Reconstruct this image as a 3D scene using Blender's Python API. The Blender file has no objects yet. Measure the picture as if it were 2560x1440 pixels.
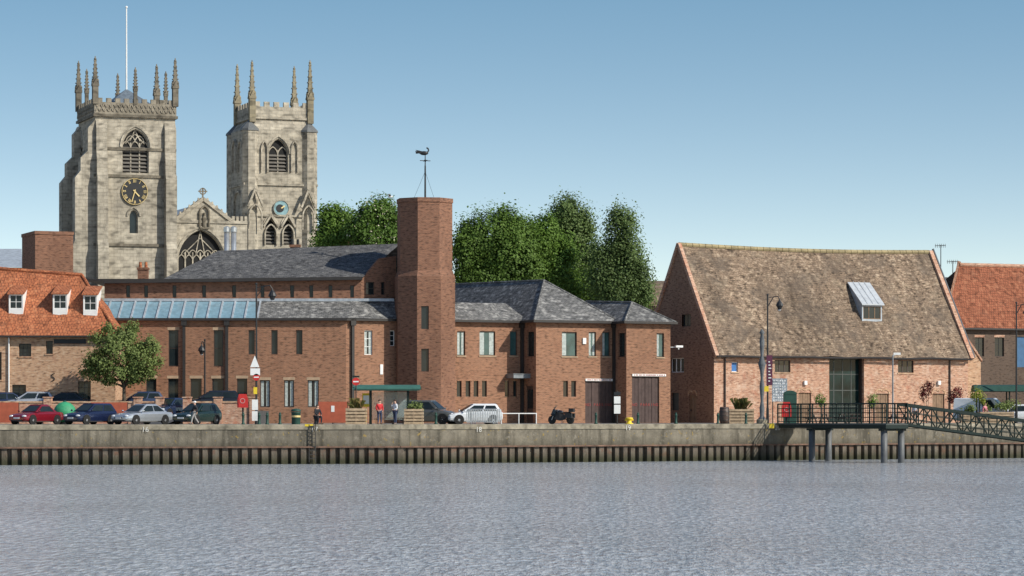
import bpy,bmesh,math,random
from mathutils import Vector as V, Matrix as Mx
random.seed(7)
R=math.radians; sin=math.sin; cos=math.cos; PI=math.pi
sc=bpy.context.scene; col=sc.collection
F,HY,ZC=7400.,1040.,.595
WZ=-2.73
def G(px,d,z=0): return V(((px-1280)*d/F,d,z))
def W(px,py,d): return G(px,d,ZC+(HY-py)*d/F)
# ---------------------------------------------------------------- materials
def nt(name):
    m=bpy.data.materials.new(name); m.use_nodes=True; t=m.node_tree
    return m,t.nodes,t.links,t.nodes['Principled BSDF']
def c4(c): return (c[0],c[1],c[2],1)
def put(l,s,v):
    if hasattr(v,'is_linked'): l.new(v,s)
    else: s.default_value=c4(v) if isinstance(v,(tuple,list)) and len(v)==3 and s.type=='RGBA' else v
def mix(n,l,a,b,f,mode='MIX'):
    x=n.new('ShaderNodeMix'); x.data_type='RGBA'; x.blend_type=mode
    put(l,x.inputs[0],f); put(l,x.inputs[6],a); put(l,x.inputs[7],b); return x.outputs[2]
def noise(n,l,vec,scale,det=4,ro=.6):
    x=n.new('ShaderNodeTexNoise'); x.inputs['Scale'].default_value=scale; x.inputs['Detail'].default_value=det; x.inputs['Roughness'].default_value=ro
    l.new(vec,x.inputs['Vector']); return x.outputs['Fac']
def rng(n,l,f,a,b,c=0.,d=1.):
    x=n.new('ShaderNodeMapRange'); put(l,x.inputs[0],f)
    for i,q in enumerate((a,b,c,d)): x.inputs[i+1].default_value=q
    return x.outputs[0]
def mapped(n,l,o,scale):
    m=n.new('ShaderNodeMapping'); m.inputs['Scale'].default_value=scale; l.new(o,m.inputs[0]); return m.outputs[0]
def coord(n,l,kind,scale=None):
    o=n.new('ShaderNodeTexCoord').outputs[kind]
    return mapped(n,l,o,scale) if scale else o
def bump(n,l,b,h,st,dist):
    x=n.new('ShaderNodeBump'); x.inputs['Strength'].default_value=st; x.inputs['Distance'].default_value=dist
    l.new(h,x.inputs['Height']); l.new(x.outputs[0],b.inputs['Normal'])
def sc3(c,k): return tuple(min(1,x*k) for x in c)
def plain(name,c,rough=.5,metal=0,var=.18,scale=2.5,bp=0,spec=.5):
    m,n,l,b=nt(name); o=coord(n,l,'Object'); f=noise(n,l,o,scale)
    l.new(mix(n,l,sc3(c,1-var),sc3(c,1+var),rng(n,l,f,.3,.7)),b.inputs['Base Color'])
    b.inputs['Roughness'].default_value=rough; b.inputs['Metallic'].default_value=metal; b.inputs['Specular IOR Level'].default_value=spec
    if bp: bump(n,l,b,noise(n,l,o,scale*6),bp,.05)
    return m
def brick(name,c1,c2,mo,bw=.24,bh=.08,ms=.012,patch=(),stain=.3,rough=.9,bp=.4,spk=None,ssc=.25,burn=.5,sk=.6,streak=0):
    m,n,l,b=nt(name); u=coord(n,l,'UV'); o=coord(n,l,'Object')
    x=n.new('ShaderNodeTexBrick'); l.new(u,x.inputs['Vector'])
    x.inputs['Scale'].default_value=1; x.inputs['Brick Width'].default_value=bw; x.inputs['Row Height'].default_value=bh; x.inputs['Mortar Size'].default_value=ms
    x.inputs['Color1'].default_value=c4(c1); x.inputs['Color2'].default_value=c4(c2); x.inputs['Mortar'].default_value=c4(mo); x.inputs['Bias'].default_value=-.1
    c=x.outputs['Color']
    w=noise(n,l,mapped(n,l,u,(1/bw/1.6,1/bh/1.6,1)),1.0,1,.5)
    c=mix(n,l,c,(0,0,0),rng(n,l,w,.55,.7,0,burn))
    if spk: c=mix(n,l,c,spk,rng(n,l,w,.44,.3,0,sk))
    for pc,s,lo,hi,am in patch: c=mix(n,l,c,pc,rng(n,l,noise(n,l,o,s,6,.7),lo,hi,0,am))
    if streak: c=mix(n,l,c,sc3(c2,.35),rng(n,l,noise(n,l,mapped(n,l,u,(1.3,.13,1)),1.,5,.65),.48,.68,0,streak))
    st=noise(n,l,coord(n,l,'Object',(1,1,.35)),ssc,6,.65)
    c=mix(n,l,c,(0,0,0),rng(n,l,st,.45,.8,0,stain))
    l.new(c,b.inputs['Base Color']); b.inputs['Roughness'].default_value=rough; b.inputs['Specular IOR Level'].default_value=.2
    bump(n,l,b,mix(n,l,x.outputs['Fac'],w,.4),-bp,.03)
    return m
def leafmat(name,c1,c2,c3=None,thr=.97):
    m,n,l,b=nt(name); g=n.new('ShaderNodeNewGeometry').outputs['Random Per Island']; o=coord(n,l,'Object')
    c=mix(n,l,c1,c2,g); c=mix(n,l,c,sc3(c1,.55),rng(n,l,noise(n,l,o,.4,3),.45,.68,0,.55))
    if c3: c=mix(n,l,c,c3,rng(n,l,g,thr,thr+.005))
    l.new(c,b.inputs['Base Color']); b.inputs['Roughness'].default_value=.6; b.inputs['Specular IOR Level'].default_value=.25
    t=n.new('ShaderNodeBsdfTranslucent'); l.new(c,t.inputs[0]); ms=n.new('ShaderNodeMixShader'); ms.inputs[0].default_value=.33
    l.new(b.outputs[0],ms.inputs[1]); l.new(t.outputs[0],ms.inputs[2]); l.new(ms.outputs[0],n['Material Output'].inputs[0]); return m
BR=brick('red_brick',(.325,.148,.084),(.235,.103,.062),(.31,.22,.155),stain=.3,spk=(.41,.215,.13),patch=[((.17,.08,.052),.8,.54,.72,.45),((.37,.2,.125),.5,.56,.72,.35)])
BRT=brick('dark_red_brick',(.262,.118,.072),(.185,.084,.055),(.24,.16,.115),stain=.35,spk=(.33,.17,.105),patch=[((.14,.07,.05),.8,.54,.72,.5)])
BARN=brick('weathered_barn_brick',(.54,.27,.165),(.39,.175,.11),(.50,.39,.30),stain=.3,spk=(.64,.48,.36),sk=.8,patch=[((.62,.47,.37),.9,.52,.66,.65),((.22,.11,.08),.7,.55,.7,.7),((.50,.19,.115),1.4,.54,.68,.6)])
BUFF=brick('buff_brick',(.58,.335,.195),(.44,.235,.14),(.50,.38,.27),stain=.25,spk=(.62,.47,.33),sk=.75,patch=[((.34,.16,.105),.7,.53,.7,.7),((.62,.45,.32),1.1,.55,.68,.5)])
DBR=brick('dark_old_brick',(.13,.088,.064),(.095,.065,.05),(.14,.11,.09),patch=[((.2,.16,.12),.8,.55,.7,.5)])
STONE=brick('pale_limestone',(.49,.44,.35),(.395,.355,.285),(.31,.28,.225),bw=.62,bh=.34,ms=.02,stain=.5,ssc=.35,spk=(.60,.54,.43),sk=.8,burn=.5,streak=.35,patch=[((.24,.22,.185),.6,.53,.7,.55),((.16,.15,.13),2.2,.56,.7,.5),((.34,.29,.2),1.3,.6,.74,.35)])
STONE2=brick('darker_limestone',(.25,.22,.17),(.18,.16,.125),(.15,.13,.10),bw=.6,bh=.4,stain=.5,patch=[((.08,.07,.055),.8,.48,.68,.75)])
SLATE=brick('slate_roof',(.10,.10,.105),(.135,.133,.132),(.05,.05,.05),bw=.36,bh=.24,ms=.02,stain=.3,spk=(.24,.235,.225),sk=.6,patch=[((.34,.33,.31),2.2,.58,.7,.55),((.055,.055,.055),.5,.55,.7,.4)])
SLATE2=brick('lichened_slate_roof',(.135,.135,.135),(.19,.187,.182),(.06,.06,.06),bw=.36,bh=.24,ms=.02,stain=.3,spk=(.40,.39,.37),sk=.75,patch=[((.44,.43,.4),2.4,.53,.68,.65),((.065,.065,.065),.6,.55,.7,.5)])
PAN=brick('orange_pantile',(.50,.175,.08),(.40,.135,.063),(.2,.07,.04),bw=.26,bh=.33,ms=.03,bp=.9,stain=.3,burn=.4,spk=(.56,.24,.12),streak=.3,patch=[((.25,.115,.065),.9,.53,.7,.55),((.55,.28,.15),1.6,.6,.7,.4)])
PAN2=brick('red_brown_pantile',(.35,.125,.068),(.27,.095,.052),(.13,.05,.03),bw=.26,bh=.33,ms=.03,bp=.9,stain=.3,spk=(.41,.18,.10),patch=[((.15,.075,.05),.8,.54,.7,.5)])
BTILE=brick('mossy_plain_tile',(.32,.232,.16),(.225,.16,.115),(.10,.075,.055),bw=.3,bh=.2,ms=.018,bp=.7,stain=.45,spk=(.50,.39,.28),ssc=.2,burn=.7,sk=.75,streak=.55,patch=[((.125,.1,.08),.33,.48,.62,.7),((.36,.29,.205),.8,.55,.7,.45),((.10,.08,.065),1.7,.56,.7,.5)])
LEAD=plain('lead_sheet',(.38,.42,.46),.45,.1,.25)
SKYG=plain('roof_glazing',(.22,.36,.44),.12,.1,.2)
GLASS=plain('window_glass',(.016,.024,.027),.08,0,.3,.8,spec=.3)
TEAL=plain('green_tinted_glass',(.045,.10,.10),.1,0,.4,.9,spec=.35)
DOORG=plain('dark_doorway_glass',(.010,.028,.028),.12,0,.6,.7,spec=.15)
FRM=plain('brown_window_frame',(.055,.035,.028),.5)
WHT=plain('white_paint',(.8,.8,.78),.45,0,.06)
CURT=plain('pale_curtain',(.42,.47,.45),.8,0,.3,6)
BLK=plain('black_paint',(.015,.016,.018),.5)
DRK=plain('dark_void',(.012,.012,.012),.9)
LOUV=plain('grey_louvre',(.12,.11,.095),.8)
GUT=plain('dark_gutter',(.03,.026,.024),.5)
def conc():
    m,n,l,b=nt('river_wall_concrete'); o=coord(n,l,'Object'); s=n.new('ShaderNodeSeparateXYZ'); l.new(o,s.inputs[0])
    c=mix(n,l,(.13,.115,.09),(.25,.222,.172),rng(n,l,noise(n,l,o,.55,7,.7),.35,.66))
    c=mix(n,l,c,(.06,.054,.042),rng(n,l,noise(n,l,coord(n,l,'Object',(2.2,2.2,.18)),.8,5,.65),.48,.66,0,.8))
    c=mix(n,l,c,(.09,.082,.064),rng(n,l,noise(n,l,o,1.3,6,.7),.5,.64,0,.6))
    c=mix(n,l,c,(.34,.305,.245),rng(n,l,noise(n,l,o,2.6,5,.7),.56,.68,0,.55))
    c=mix(n,l,c,(.34,.23,.06),rng(n,l,noise(n,l,o,3.2,3,.6),.65,.69,0,.7))
    c=mix(n,l,c,(.06,.055,.04),rng(n,l,s.outputs[2],-.9,-1.55,0,.5))
    l.new(c,b.inputs['Base Color']); b.inputs['Roughness'].default_value=.92; b.inputs['Specular IOR Level'].default_value=.15; bump(n,l,b,noise(n,l,o,4,6,.7),.7,.07); return m
CON=conc()
COP=plain('coping_concrete',(.25,.222,.17),.9,0,.5,1.4,.4,.15)
GRD=plain('quay_paving',(.26,.25,.23),.9,0,.2,.8,.2)
ASP=plain('asphalt',(.06,.06,.062),.9,0,.25,1.5,.3)
GREEN=plain('dark_green_paint',(.013,.024,.021),.6,spec=.25)
GREENR=plain('shelter_green',(.025,.07,.055),.55,spec=.3)
STEEL=plain('galvanised_steel',(.55,.57,.58),.35,.7)
PILE=plain('grey_pile',(.10,.105,.11),.55,0,.3,1.)
RED=plain('red_paint',(.55,.03,.025),.4)
DRED=plain('faded_red_lettering',(.30,.035,.03),.6)
HOARD=plain('rust_orange_hoarding',(.42,.10,.05),.6,0,.15)
YEL=plain('yellow_paint',(.75,.55,.03),.5)
GOLD=plain('gilding',(.78,.60,.27),.45,.1)
WOOD=plain('pallet_wood',(.42,.31,.2),.8,0,.3,4)
DOORW=plain('oak_door',(.24,.15,.09),.7,0,.25,3)
BRWN=plain('brown_door',(.085,.055,.045),.55,0,.2,3)
TYRE=plain('tyre_rubber',(.018,.018,.018),.85)
RIM=plain('alloy_rim',(.5,.51,.52),.35,.7)
LAMPG=plain('headlamp_glass',(.7,.72,.74),.12,.1)
TAIL=plain('tail_lamp',(.4,.02,.02),.2)
BARK=plain('bark',(.09,.07,.05),.9,0,.3,3,.5)
PURP=plain('purple_banner',(.10,.02,.05),.6)
BLUE=plain('blue_paint',(.04,.16,.42),.5)
SKIN=plain('skin',(.5,.3,.22),.6,0,.08)
def rust():
    m,n,l,b=nt('weathered_sheet_piling'); o=coord(n,l,'Object'); s=n.new('ShaderNodeSeparateXYZ'); l.new(o,s.inputs[0])
    c=mix(n,l,(.085,.068,.054),(.175,.148,.118),rng(n,l,noise(n,l,coord(n,l,'Object',(1,1,.35)),1.3,6,.7),.35,.65))
    c=mix(n,l,c,(.17,.08,.05),rng(n,l,noise(n,l,o,1.6,5),.54,.68,0,.65))
    c=mix(n,l,c,(.24,.215,.17),rng(n,l,noise(n,l,o,3.4,5),.58,.7,0,.5))
    c=mix(n,l,c,(.04,.042,.022),rng(n,l,s.outputs[2],WZ+.8,WZ+.2,0,.9))
    l.new(c,b.inputs['Base Color']); b.inputs['Roughness'].default_value=.85; b.inputs['Specular IOR Level'].default_value=.2; bump(n,l,b,noise(n,l,o,9),.5,.06); return m
RUST=rust()
# ---------------------------------------------------------------- mesh helpers
RINV={}; TM={}
class MB:
    def __init__(s,M=None): s.v=[];s.f=[];s.M=M.copy() if M else Mx()
    def add(s,p,fs):
        b=len(s.v); s.v+=[s.M@V(q) for q in p]; s.f+=[[b+i for i in f] for f in fs]
    def poly(s,*p): s.add(p,[range(len(p))])
    def box(s,x0,x1,y0,y1,z0,z1):
        s.add([(x,y,z) for z in (z0,z1) for y in (y0,y1) for x in (x0,x1)],[(0,2,3,1),(4,5,7,6),(0,1,5,4),(2,6,7,3),(0,4,6,2),(1,3,7,5)])
    def frus(s,x,y,z0,z1,a,b,a2=None,b2=None):
        a2=a if a2 is None else a2; b2=b if b2 is None else b2
        s.add([(x-a,y-b,z0),(x+a,y-b,z0),(x+a,y+b,z0),(x-a,y+b,z0),(x-a2,y-b2,z1),(x+a2,y-b2,z1),(x+a2,y+b2,z1),(x-a2,y+b2,z1)],[(3,2,1,0),(4,5,6,7),(0,1,5,4),(1,2,6,5),(2,3,7,6),(3,0,4,7)])
    def cyl(s,a,b,r0,r1=None,n=8,ph=0):
        r1=r0 if r1 is None else r1; a=V(a);b=V(b);d=(b-a).normalized(); x=d.orthogonal().normalized(); y=d.cross(x); P=[]
        if abs(d.z)>.999: x=V((1,0,0)); y=V((0,1,0))
        for c,r in((a,r0),(b,r1)):
            for i in range(n):
                t=2*PI*i/n+ph; P.append(c+x*(r*cos(t))+y*(r*sin(t)))
        s.add(P,[(i,(i+1)%n,n+(i+1)%n,n+i) for i in range(n)]+[range(n-1,-1,-1),range(n,2*n)])
    def tube(s,pts,r,n=6):
        for a,b in zip(pts,pts[1:]): s.cyl(a,b,r,r,n)
    def lathe(s,c,prof,n=14,ax='z',ph=0):
        P=[]
        for r,h in prof:
            for i in range(n):
                t=2*PI*i/n+ph; q=(r*cos(t),r*sin(t),h)
                if ax=='y': q=(q[0],q[2],q[1])
                P.append((c[0]+q[0],c[1]+q[1],c[2]+q[2]))
        k=len(prof); s.add(P,[(j*n+i,j*n+(i+1)%n,(j+1)*n+(i+1)%n,(j+1)*n+i) for j in range(k-1) for i in range(n)]+[range(n-1,-1,-1),range((k-1)*n,k*n)])
    def ball(s,c,rx,ry=None,rz=None,n=12,m=7):
        ry=ry or rx; rz=rz or rx; P=[];
        for j in range(m+1):
            t=PI*j/m; t=min(max(t,.02),PI-.02)
            for i in range(n): P.append((c[0]+rx*sin(t)*cos(2*PI*i/n),c[1]+ry*sin(t)*sin(2*PI*i/n),c[2]+rz*cos(t)))
        s.add(P,[(j*n+i,j*n+(i+1)%n,(j+1)*n+(i+1)%n,(j+1)*n+i) for j in range(m) for i in range(n)]+[range(n),range(m*n,(m+1)*n)])
    def prism(s,pts,fn,t0,t1):
        n=len(pts); s.add([fn(a,z,t) for t in(t0,t1) for a,z in pts],[range(n),range(2*n-1,n-1,-1)]+[(i,(i+1)%n,n+(i+1)%n,n+i) for i in range(n)])
    def grid(s,a,b,c,d,nu,nv,j=0):
        a,b,c,d=V(a),V(b),V(c),V(d); P=[]
        for k in range(nv+1):
            for i in range(nu+1):
                p=a.lerp(b,i/nu).lerp(d.lerp(c,i/nu),k/nv)
                if 0<k<nv: p=p+V((0,0,random.uniform(-j,j)))
                P.append(p)
        s.add(P,[(k*(nu+1)+i,k*(nu+1)+i+1,(k+1)*(nu+1)+i+1,(k+1)*(nu+1)+i) for k in range(nv) for i in range(nu)])
    def loft(s,secs):
        n=len(secs[0]); s.add([p for q in secs for p in q],[(j*n+i,j*n+(i+1)%n,(j+1)*n+(i+1)%n,(j+1)*n+i) for j in range(len(secs)-1) for i in range(n)]+[range(n-1,-1,-1),range((len(secs)-1)*n,len(secs)*n)])
    def build(s,name,mat,par=None,smooth=False,uv=True,sub=0,label=None):
        me=bpy.data.meshes.new(name); inv=RINV[par.name] if par else Mx()
        me.from_pydata([inv@p for p in s.v],[],[list(f) for f in s.f])
        if uv:
            L=me.uv_layers.new().data; vs=me.vertices; ls=me.loops; Z=V((0,0,1))
            for p in me.polygons:
                nn=p.normal
                if abs(nn.z)>.97: t,b=V((1,0,0)),V((0,1,0))
                else: t=Z.cross(nn).normalized(); b=nn.cross(t)
                for i in p.loop_indices:
                    q=vs[ls[i].vertex_index].co; L[i].uv=(q.dot(t),q.dot(b))
        if smooth: me.polygons.foreach_set('use_smooth',[True]*len(me.polygons))
        me.materials.append(mat); o=bpy.data.objects.new(name,me); col.objects.link(o)
        if par: o.parent=par; RINV[o.name]=inv
        else: RINV[o.name]=Mx()
        if sub: q=o.modifiers.new('Subdivision','SUBSURF'); q.levels=q.render_levels=sub
        if label: o['label']=label
        return o
def tag(o,label,cat,group=None):
    o['label']=label; o['category']=cat
    if group:o['group']=group
    return o
def struct(o): o['kind']='structure'; return o
def thing(name,label,cat,loc,rz=0,group=None):
    o=bpy.data.objects.new(name,None); col.objects.link(o); o.location=loc; o.rotation_euler=(0,0,rz); o.empty_display_size=.3
    M=Mx.Translation(V(loc))@Mx.Rotation(rz,4,'Z'); TM[o.name]=M; RINV[o.name]=M.inverted(); return tag(o,label,cat,group)
def T(o): return TM[o.name]
def clone(o,loc,rz=None,label=None,group=None,par=None):
    c=o.copy(); col.objects.link(c)
    if par: c.parent=par
    else:
        c.location=loc
        if rz is not None: c.rotation_euler=(0,0,rz)
        if label: c['label']=label
        if group: c['group']=group
    for ch in o.children: clone(ch,None,par=c)
    return c
class Fr:
    def __init__(s,px,d,th): s.o=G(px,d); s.th=R(th); s.c=cos(s.th); s.s=sin(s.th); s.M=Mx.Translation(s.o)@Mx.Rotation(s.th,4,'Z')
    def u(s,px,v=0):
        k=(px-1280)/F; ox=s.o.x-v*s.s; oy=s.o.y+v*s.c; return (k*oy-ox)/(s.c-k*s.s)
    def v(s,px,u=0):
        k=(px-1280)/F; ox=s.o.x+u*s.c; oy=s.o.y+u*s.s; return (ox-k*oy)/(s.s+k*s.c)
    def z(s,py,u=0,v=0): return ZC+(HY-py)*(s.o.y+u*s.s+v*s.c)/F
    def p(s,px,py,v=0): u=s.u(px,v); return (u,v,s.z(py,u,v))
    def rect(s,x0,x1,y0,y1,v=0):
        a,b=s.u(x0,v),s.u(x1,v); m=(a+b)/2; return (a,b,s.z(y1,m,v),s.z(y0,m,v))
    def side(s,x0,x1,y0,y1,u=0):
        a,b=sorted((s.v(x0,u),s.v(x1,u))); m=(a+b)/2; return (a,b,s.z(y1,u,m),s.z(y0,u,m))
def front(v=0): return lambda a,z,t:(a,v+t,z)
def left(u=0): return lambda a,z,t:(u+t,a,z)
def fbox(mb,fn,a0,a1,z0,z1,t0,t1):
    mb.add([fn(a,z,t) for t in(t0,t1) for z in(z0,z1) for a in(a0,a1)],[(0,1,3,2),(4,6,7,5),(0,4,5,1),(2,3,7,6),(0,2,6,4),(1,5,7,3)])
def fbar(mb,fn,p,q,w,t0,t1):
    dx,dz=q[0]-p[0],q[1]-p[1]; L=math.hypot(dx,dz) or 1; nx,nz=-dz/L*w/2,dx/L*w/2
    c=[(p[0]+nx,p[1]+nz),(q[0]+nx,q[1]+nz),(q[0]-nx,q[1]-nz),(p[0]-nx,p[1]-nz)]; mb.prism(c,fn,t0,t1)
def wall(mb,fn,a0,a1,z0,z1,holes=(),t=.18):
    hs=[(max(a0+.01,h[0]),min(a1-.01,h[1]),max(z0,h[2]),min(z1-.01,h[3])) for h in holes]
    xs=sorted({a0,a1,*[h[0] for h in hs],*[h[1] for h in hs]}); zs=sorted({z0,z1,*[h[2] for h in hs],*[h[3] for h in hs]})
    for x0,x1 in zip(xs,xs[1:]):
        for y0,y1 in zip(zs,zs[1:]):
            mx,mz=(x0+x1)/2,(y0+y1)/2
            if any(h[0]<mx<h[1] and h[2]<mz<h[3] for h in hs): continue
            mb.poly(fn(x0,y0,0),fn(x1,y0,0),fn(x1,y1,0),fn(x0,y1,0))
    for x0,x1,y0,y1 in hs:
        for p,q in(((x0,y0),(x1,y0)),((x1,y0),(x1,y1)),((x1,y1),(x0,y1)),((x0,y1),(x0,y0))):
            mb.poly(fn(p[0],p[1],0),fn(q[0],q[1],0),fn(q[0],q[1],t),fn(p[0],p[1],t))
def window(par,M,fn,h,cols=1,rows=1,t=.12,fw=.06,mf=None,mg=None,curt=0,sill=None,name='window',bw=.04,lint=None):
    mf=mf or FRM; mg=mg or GLASS; a0,a1,z0,z1=h; a0+=.003;a1-=.003;z0+=.003;z1-=.003; mb=MB(M)
    fbox(mb,fn,a0,a1,z0,z0+fw,t,t+.06); fbox(mb,fn,a0,a1,z1-fw,z1,t,t+.06); fbox(mb,fn,a0,a0+fw,z0+fw,z1-fw,t,t+.06); fbox(mb,fn,a1-fw,a1,z0+fw,z1-fw,t,t+.06)
    for i in range(1,cols): x=a0+(a1-a0)*i/cols; fbox(mb,fn,x-bw/2,x+bw/2,z0+fw,z1-fw,t+.005,t+.055)
    for i in range(1,rows): z=z0+(z1-z0)*i/rows; fbox(mb,fn,a0+fw,a1-fw,z-bw/2,z+bw/2,t+.008,t+.052)
    w=mb.build(name,mf,par); g=MB(M); tt=t+.035; g.poly(fn(a0+fw,z0+fw,tt),fn(a1-fw,z0+fw,tt),fn(a1-fw,z1-fw,tt),fn(a0+fw,z1-fw,tt)); g.build('pane',mg,w)
    if curt:
        k=a1-a0
        for s in ([0,1] if curt==2 else [0]):
            g=MB(M); b0=a0+fw+.01 if s==0 else a1-fw-k*.3
            for i in range(4): fbox(g,fn,b0+i*k*.07,b0+i*k*.07+k*.068,z0+fw+.02,z1-fw-.02,tt-.012-.004*(i%2),tt-.004)
            g.build('curtain',CURT,w)
    if sill: g=MB(M); fbox(g,fn,a0-.08,a1+.08,z0-.1,z0+.004,-.06,.05); g.build('sill',sill,w)
    if lint: g=MB(M); fbox(g,fn,a0-.08,a1+.08,z1-.004,z1+.22,-.015,.05); g.build('lintel',lint,w)
    return w
def arc(a0,a1,zs,zt,n=8):
    w=a1-a0; h=zt-zs; Rr=(h*h+w*w/4)/w; m=(a0+a1)/2; tm=math.acos(max(-1,min(1,(Rr-w/2)/Rr)))
    Lp=[(a0+Rr-Rr*cos(tm*i/n),zs+Rr*sin(tm*i/n)) for i in range(n+1)]
    return Lp+[(2*m-x,z) for x,z in Lp[-2::-1]]
def archfill(mb,fn,a0,a1,zs,zt,t):
    P=arc(a0,a1,zs,zt); k=len(P)//2
    for i in range(len(P)-1):
        p,q=P[i],P[i+1]; c=(a0,zt) if i<k else (a1,zt)
        mb.poly(fn(c[0],c[1],0),fn(p[0],p[1],0),fn(q[0],q[1],0)); mb.poly(fn(p[0],p[1],0),fn(q[0],q[1],0),fn(q[0],q[1],t),fn(p[0],p[1],t))
def gothic(par,M,fn,h,zs,t=.35,mull=1,louv=False,stone=None,name='window',pm=None,hood=True):
    a0,a1,z0,zt=h; P=arc(a0,a1,zs,zt); mb=MB(M); bw=.13; st=stone or STONE; w=a1-a0
    for i in range(len(P)-1): fbar(mb,fn,P[i],P[i+1],.16,t-.12,t+.05)
    fbox(mb,fn,a0,a0+.08,z0,zs,t-.12,t+.05); fbox(mb,fn,a1-.08,a1,z0,zs,t-.12,t+.05)
    for i in range(1,mull+1):
        x=a0+w*i/(mull+1); fbox(mb,fn,x-bw/2,x+bw/2,z0,zs+(zt-zs)*.25,t-.1,t+.04)
    k=w/(mull+1)
    for i in range(mull+1):
        q=arc(a0+i*k,a0+(i+1)*k,zs-.1,zs-.1+k*.8,4)
        for p1,p2 in zip(q,q[1:]): fbar(mb,fn,p1,p2,.1,t-.09,t+.03)
    if mull>1:
        for i in range(mull):
            q=arc(a0+i*k+k*.5,a0+(i+1)*k+k*.5,zs+k*.6,zs+k*1.3,4)
            if all(a0<x<a1 for x,_ in q) and zs+k*1.3<zt:
                for p1,p2 in zip(q,q[1:]): fbar(mb,fn,p1,p2,.09,t-.085,t+.028)
        m=(a0+a1)/2
        for s in(-1,1): fbar(mb,fn,(m+s*k*.6,zs+k*.7),(m,zt-.1),.09,t-.08,t+.025); fbar(mb,fn,(m+s*w*.36,zs+(zt-zs)*.2),(m+s*.04,zs+(zt-zs)*.72),.09,t-.075,t+.02)
    if hood:
        Q=arc(a0-.2,a1+.2,zs,zt+.28)
        for p1,p2 in zip(Q,Q[1:]): fbar(mb,fn,p1,p2,.16,-.12,.02)
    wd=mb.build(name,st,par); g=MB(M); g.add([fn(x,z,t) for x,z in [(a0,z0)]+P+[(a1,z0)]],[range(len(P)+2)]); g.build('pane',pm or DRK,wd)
    if louv:
        g=MB(M); z=z0+.15
        while z<zs: g.add([fn(a0+.05,z,t-.16),fn(a1-.05,z,t-.16),fn(a1-.05,z+.2,t-.01),fn(a0+.05,z+.2,t-.01)],[(0,1,2,3)]); z+=.36
        g.build('louvre',LOUV,wd)
    return wd
def text(mb,s,size,M):
    cu=bpy.data.curves.new('t','FONT'); cu.body=s; cu.size=size; cu.align_x='CENTER'; cu.align_y='CENTER'; o=bpy.data.objects.new('t',cu)
    me=bpy.data.meshes.new_from_object(o); mb.add([M@v.co for v in me.vertices],[list(p.vertices) for p in me.polygons]); bpy.data.objects.remove(o); bpy.data.curves.remove(cu)
# ---------------------------------------------------------------- ground, water, quay wall
X1=G(0,200).x; X2=G(1000,206).x; X3=G(2560,234).x
m1=6/(X2-X1); m2=28/(X3-X2)
def qd(px):
    k=(px-1280)/F
    return (200-m1*X1)/(1-m1*k) if px<1000 else (206-m2*X2)/(1-m2*k)
QA=(X1-120,200-120*m1); QB=(X2,206.); QC=(X3+160,234+160*m2)
mb=MB(); mb.poly((QA[0],QA[1]+.3,0),(QB[0],QB[1]+.3,0),(QC[0],QC[1]+.3,0),(1500,600,0),(1500,3000,0),(-1500,3000,0),(-1500,QA[1]-50,0)); struct(mb.build('ground',GRD))
mb=MB(); mb.poly((QA[0],QA[1]+9,.004),(QB[0]-2,QB[1]+9,.004),(QC[0]-4,QC[1]+9,.004),(QC[0]-8,QC[1]+17,.004),(QB[0]-5,QB[1]+17,.004),(QA[0],QA[1]+16,.004)); struct(mb.build('road',ASP))
def watermat():
    m,n,l,b=nt('river_water'); o=coord(n,l,'Object')
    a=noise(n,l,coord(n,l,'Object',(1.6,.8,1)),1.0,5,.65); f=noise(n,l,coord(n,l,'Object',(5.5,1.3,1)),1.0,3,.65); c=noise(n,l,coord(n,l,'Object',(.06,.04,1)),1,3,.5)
    col_=mix(n,l,(.27,.31,.345),(.66,.70,.74),rng(n,l,f,.36,.66))  # light and dark ripple facets painted into the base colour as streaks, besides the bump
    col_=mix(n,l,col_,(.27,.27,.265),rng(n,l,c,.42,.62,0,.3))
    l.new(col_,b.inputs['Base Color'])
    b.inputs['Roughness'].default_value=.13; b.inputs['IOR'].default_value=1.33
    x=n.new('ShaderNodeMath'); x.operation='MULTIPLY_ADD'; l.new(a,x.inputs[0]); x.inputs[1].default_value=1.; l.new(f,x.inputs[2])
    bump(n,l,b,x.outputs[0],1.,.17); return m
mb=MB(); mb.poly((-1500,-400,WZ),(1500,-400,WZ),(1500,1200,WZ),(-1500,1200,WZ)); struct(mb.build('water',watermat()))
qw=thing('quay_wall','long weathered concrete river wall on rusty sheet piling','wall',G(1000,206))
zt=-1.5
mb=MB(); mc=MB(); mp=MB(); ml=MB()
for (a,b) in((QA,QB),(QB,QC)):
    a=V((*a,0)); b=V((*b,0)); d=(b-a).normalized(); n=V((d.y,-d.x,0)); L=(b-a).length
    mb.prism([(0,-.34),(0,zt),(.6,zt),(.6,-.34)],lambda t,z,s:a+d*s-n*t+V((0,0,z)),0,L)
    mc.prism([(-.06,-.03),(-.02,.012),(.75,.012),(.75,-.34),(-.06,-.34)],lambda t,z,s:a+d*s-n*t+V((0,0,z)),0,L)
    ml.prism([(-.16,zt),(-.16,zt-.1),(.3,zt-.1),(.3,zt)],lambda t,z,s:a+d*s-n*t+V((0,0,z)),0,L)
    s=0; P=[]
    while s<L:
        j=random.uniform(-.05,.05); k=random.uniform(-.07,.05); P+=[(s,j),(s+.38+k,j),(s+.45+k,.30+j),(s+.60,.30)]; s+=.68
    for (s0,t0),(s1,t1) in zip(P,P[1:]):
        p=a+d*s0-n*t0; q=a+d*s1-n*t1; mp.poly(p+V((0,0,WZ-.6)),q+V((0,0,WZ-.6)),q+V((0,0,zt-.1)),p+V((0,0,zt-.1)))
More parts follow.
